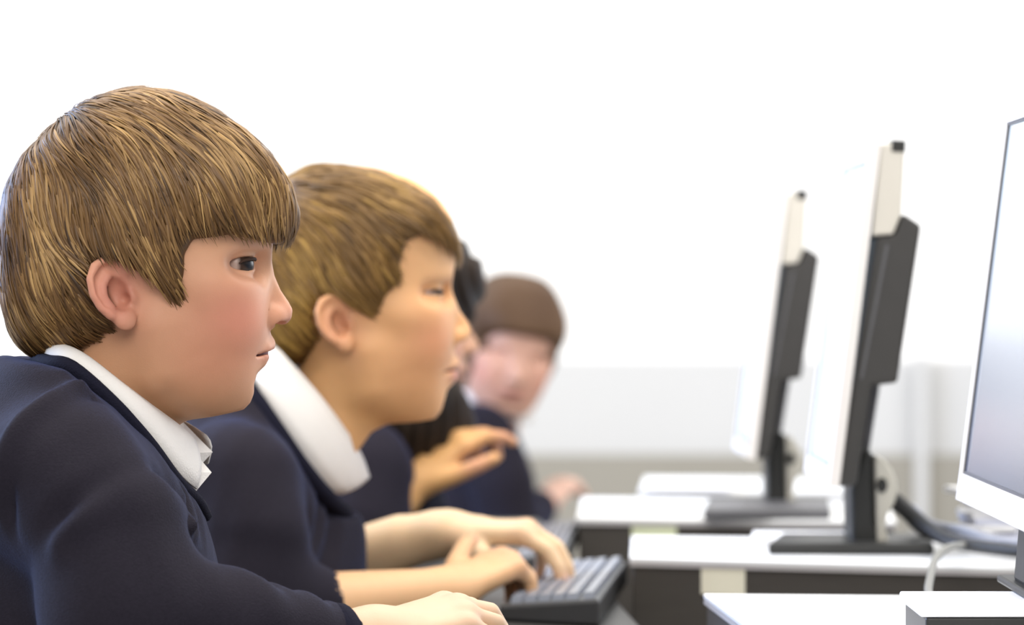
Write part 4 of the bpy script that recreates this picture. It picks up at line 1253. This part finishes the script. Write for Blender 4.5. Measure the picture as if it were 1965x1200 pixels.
def build_girl():
    B = Frame(800, 640, 4.35)
    r = empty('person', B.base, B.yaw, label='girl with long dark hair, mostly hidden behind the second boy, hand raised', cat='person')
    V, Q, C, A = ref_head((.58, .33, .21))
    sc = 0.665 * 4.35 / 2.80
    org = B(920, 662, 0); ref = CL(562, 595, 0)
    T = lambda p: (np.asarray(p) - ref) * sc + org
    wr = B(778, 935, -.10)
    hp = hand_prims(wr, (.62, .10, .60), (-.55, -.55, .55), (.3, -.8, .4), 0.98, [(.35, .55, .35), (.7, .8, .5), (.9, .9, .5), (1.0, .9, .5)], thumb=(.7, .5, -.1), spread=0.15)
    av, aq = arm_mesh([B(690, 1075, -.16), B(740, 990, -.125), wr], [.034, .027, .021], hp, h=0.003)
    ac = skin_col(av, (.60, .33, .13), [(ch.caps[1].b, (.02, .02, .02), (.58, .27, .19), .7) for ch in hp[1]])
    td = Field(B(560, 1350, 0) * [1, 0, 1] + [0, -.24, 0], B(900, 760, 0) * [1, 0, 1] + [0, .24, 0], 0.01)
    td.add(Chain([T(CL(150, 905, 0)), B(700, 1000, 0), B(680, 1300, 0)], [.045, .08, .09]), .03)
    td.add(Chain([B(700, 960, -.10), B(680, 1075, -.16)], [.036, .034]), .02)
    tv, tq = td.mesh()
    b = join([(T(V), Q, C), (av, aq, ac), (tv, tq, np.tile(np.array([.58, .33, .21]), (len(tv), 1)))])
    np_obj('body', b[0], b[1], M_SKIN, r, b[2])
    el = [(Ell(A(272, 402), (.107, .084, .092)), .02), (Ell(A(425, 385), (.057, .070, .058)), .03), (Ell(A(200, 640), (.085, .082, .13)), .03),
          (Chain([A(380, 560, -.066), A(400, 760, -.075), A(440, 860, -.06)], [.030, .046, .042]), .03), (Chain([A(330, 560, .066), A(300, 760, .075), A(330, 900, .06)], [.030, .04, .035]), .03),
          (Chain([A(330, 780, -.07), A(290, 870, -.06)], [.05, .045]), .03)]
    outer = [(60, 900), (0, 560), (0, 420), (46, 300), (150, 205), (270, 165), (400, 205), (500, 285), (565, 360), (585, 430), (578, 520), (540, 560), (500, 590), (480, 650), (520, 700), (575, 790), (560, 905), (300, 960), (60, 960)]
    sh = ref_hair(A, el, outer, None)
    hv, hq = sh.mesh(); hv = relax(hv, hq, 2)
    N = vnormals(hv, hq); hv = hv + N * (0.0035 * np.sin(hv[:, 0] * 420 + 6 * wave(hv, 3, 20)))[:, None]
    g = np.clip(0.5 + 0.5 * wave(hv, 61, 30), 0, 1)[:, None]
    hc = np.array([.008, .007, .007]) * (1 - g) + np.array([.036, .022, .013]) * g
    np_obj('hair', T(hv), hq, M_HAIR2, r, hc)
    up = lambda s: [B(640, 790, 0), B(660, 795, s*.05), B(705, 812, s*.065), B(745, 822, s*.05), B(760, 838, s*.02)]
    lo = lambda s: [B(630, 820, 0), B(655, 830, s*.07), B(700, 850, s*.085), B(735, 858, s*.07), B(760, 862, s*.045)]
    shirt_leaf_pair(r, up, lo)
    jf = Field(B(540, 1350, 0) * [1, 0, 1] + [0, -.27, 0], B(920, 790, 0) * [1, 0, 1] + [0, .27, 0], 0.006)
    jf.add(Ell(B(690, 1040, 0), (.095, .140, .14)), .02); jf.add(Chain([B(690, 900, -.11), B(690, 900, .11)], [.05, .05]), .03)
    jf.add(Chain([B(680, 1080, 0), B(660, 1330, 0)], [.11, .12]), .05)
    jf.add(Chain([B(700, 910, -.13), B(690, 1000, -.155), B(685, 1075, -.16)], [.052, .048, .045]), .03)
    jf.add(Chain([B(685, 1075, -.16), B(728, 1010, -.132)], [.045, .036]), .02)
    jf.add(Chain([B(700, 910, .13), B(730, 1010, .16), B(880, 1060, .12)], [.052, .048, .036]), .03)
    jf.cut(Cap(B(722, 1020, -.135), B(775, 940, -.10), .030, .032), .003)
    finish_jumper('jumper', jf, r, B, [], 71)
    legs(r, B, (B(620, 1300, 0)[0], 0.53), 0.20, r)
    return r
girl = build_girl()

def build_far():
    B = Frame(960, 800, 6.2)
    r = empty('person', B.base, B.yaw, label='far pupil with brown hair leaning forward, head bowed', cat='person')
    V, Q, C, A = ref_head((.62, .36, .27))
    keep = V[:, 2] > CL(0, 800, 0)[2]
    ref = CL(480, 570, 0)
    Rm = rotm((0, 1, 0), math.radians(10)) @ rotm((0, 0, 1), math.radians(-76)) @ rotm((0, 1, 0), math.radians(9))
    org = B(990, 708, -.06)
    T = lambda p: ((np.asarray(p) - ref) * 0.94) @ Rm.T + org
    hd = Field(A(-30, 960)[[0]].tolist() + [-.1] + [A(0, 960)[2]], A(600, 130)[[0]].tolist() + [.1] + [A(0, 130)[2]], .02)
    wr = B(1040, 972, -.06)
    hp = hand_prims(wr, (.42, .75, .38), (-.3, -.3, .9), (0, 1, 0), 0.95, [(.3, .5, .3), (.35, .55, .35), (.4, .6, .4), (.5, .6, .4)])
    av, aq = arm_mesh([B(985, 1030, -.15), wr], [.036, .022], hp, h=0.0035)
    nb = T(CL(226, 750, 0))
    td = Field(B(800, 1250, 0) * [1, 0, 1] + [0, -.26, 0], B(1080, 700, 0) * [1, 0, 1] + [0, .26, 0], 0.010)
    td.add(Chain([T(CL(300, 640, 0)), nb, B(925, 860, .02), B(900, 1200, 0)], [.042, .042, .06, .08]), .02)
    tv, tq = td.mesh()
    b = join([(T(V), Q, C), (av, aq, skin_col(av, (.66, .42, .33), [])), (tv, tq, np.tile(np.array([.6, .36, .27]), (len(tv), 1)))])
    np_obj('body', b[0], b[1], M_SKIN, r, b[2])
    el = [(Ell(A(272, 402), (.109, .086, .094)), .02), (Ell(A(425, 385), (.058, .074, .058)), .03), (Ell(A(200, 600), (.080, .080, .11)), .03), (Ell(A(285, 540), (.066, .080, .075)), .025)]
    outer = [(60, 860), (0, 560), (0, 420), (46, 300), (150, 205), (270, 165), (400, 205), (500, 285), (560, 340), (572, 380), (545, 405), (490, 420), (445, 470), (440, 640), (420, 730), (200, 800), (60, 800)]
    sh = ref_hair(A, el, outer, None)
    hv, hq = sh.mesh(); hv = relax(hv, hq, 2)
    g = np.clip(0.5 + 0.5 * wave(hv, 81, 30), 0, 1)[:, None]
    top = np.clip((hv[:, 2] - CL(0, 330, 0)[2]) / 0.05, 0, 1)[:, None]
    hc = np.array([.070, .034, .016]) * (1 - g) + np.array([.15, .085, .045]) * g
    np_obj('hair', T(hv), hq, M_HAIR2, r, hc)
    jf = Field(B(790, 1250, 0) * [1, 0, 1] + [0, -.28, 0], B(1100, 720, 0) * [1, 0, 1] + [0, .28, 0], 0.007)
    jf.add(Ell(B(905, 1000, 0), (.095, .145, .17)), .02)
    jf.add(Chain([B(905, 850, -.10), B(905, 850, .10)], [.055, .055]), .03)
    jf.add(Chain([B(925, 845, -.12), B(965, 930, -.16), B(985, 1020, -.16)], [.056, .052, .045]), .03)
    jf.add(Chain([B(985, 1020, -.16), B(1030, 978, -.08)], [.044, .034]), .02)
    jf.add(Chain([B(925, 845, .12), B(960, 950, .16), B(1010, 1010, .10)], [.056, .05, .036]), .03)
    jf.add(Chain([B(900, 1080, 0), B(880, 1230, 0)], [.11, .12]), .05)
    finish_jumper('jumper', jf, r, B, [], 91)
    up = lambda s: [nb + np.array([-.055, 0, .03]), nb + np.array([-.02, s*.055, .02]), nb + np.array([.035, s*.05, -.005]), nb + np.array([.06, s*.012, -.02])]
    lo = lambda s: [nb + np.array([-.07, 0, -.01]), nb + np.array([-.02, s*.078, -.02]), nb + np.array([.035, s*.06, -.04]), nb + np.array([.052, s*.02, -.045])]
    shirt_leaf_pair(r, up, lo)
    legs(r, B, (B(880, 1200, 0)[0], 0.53), 0.34, r)
    return r
far = build_far()
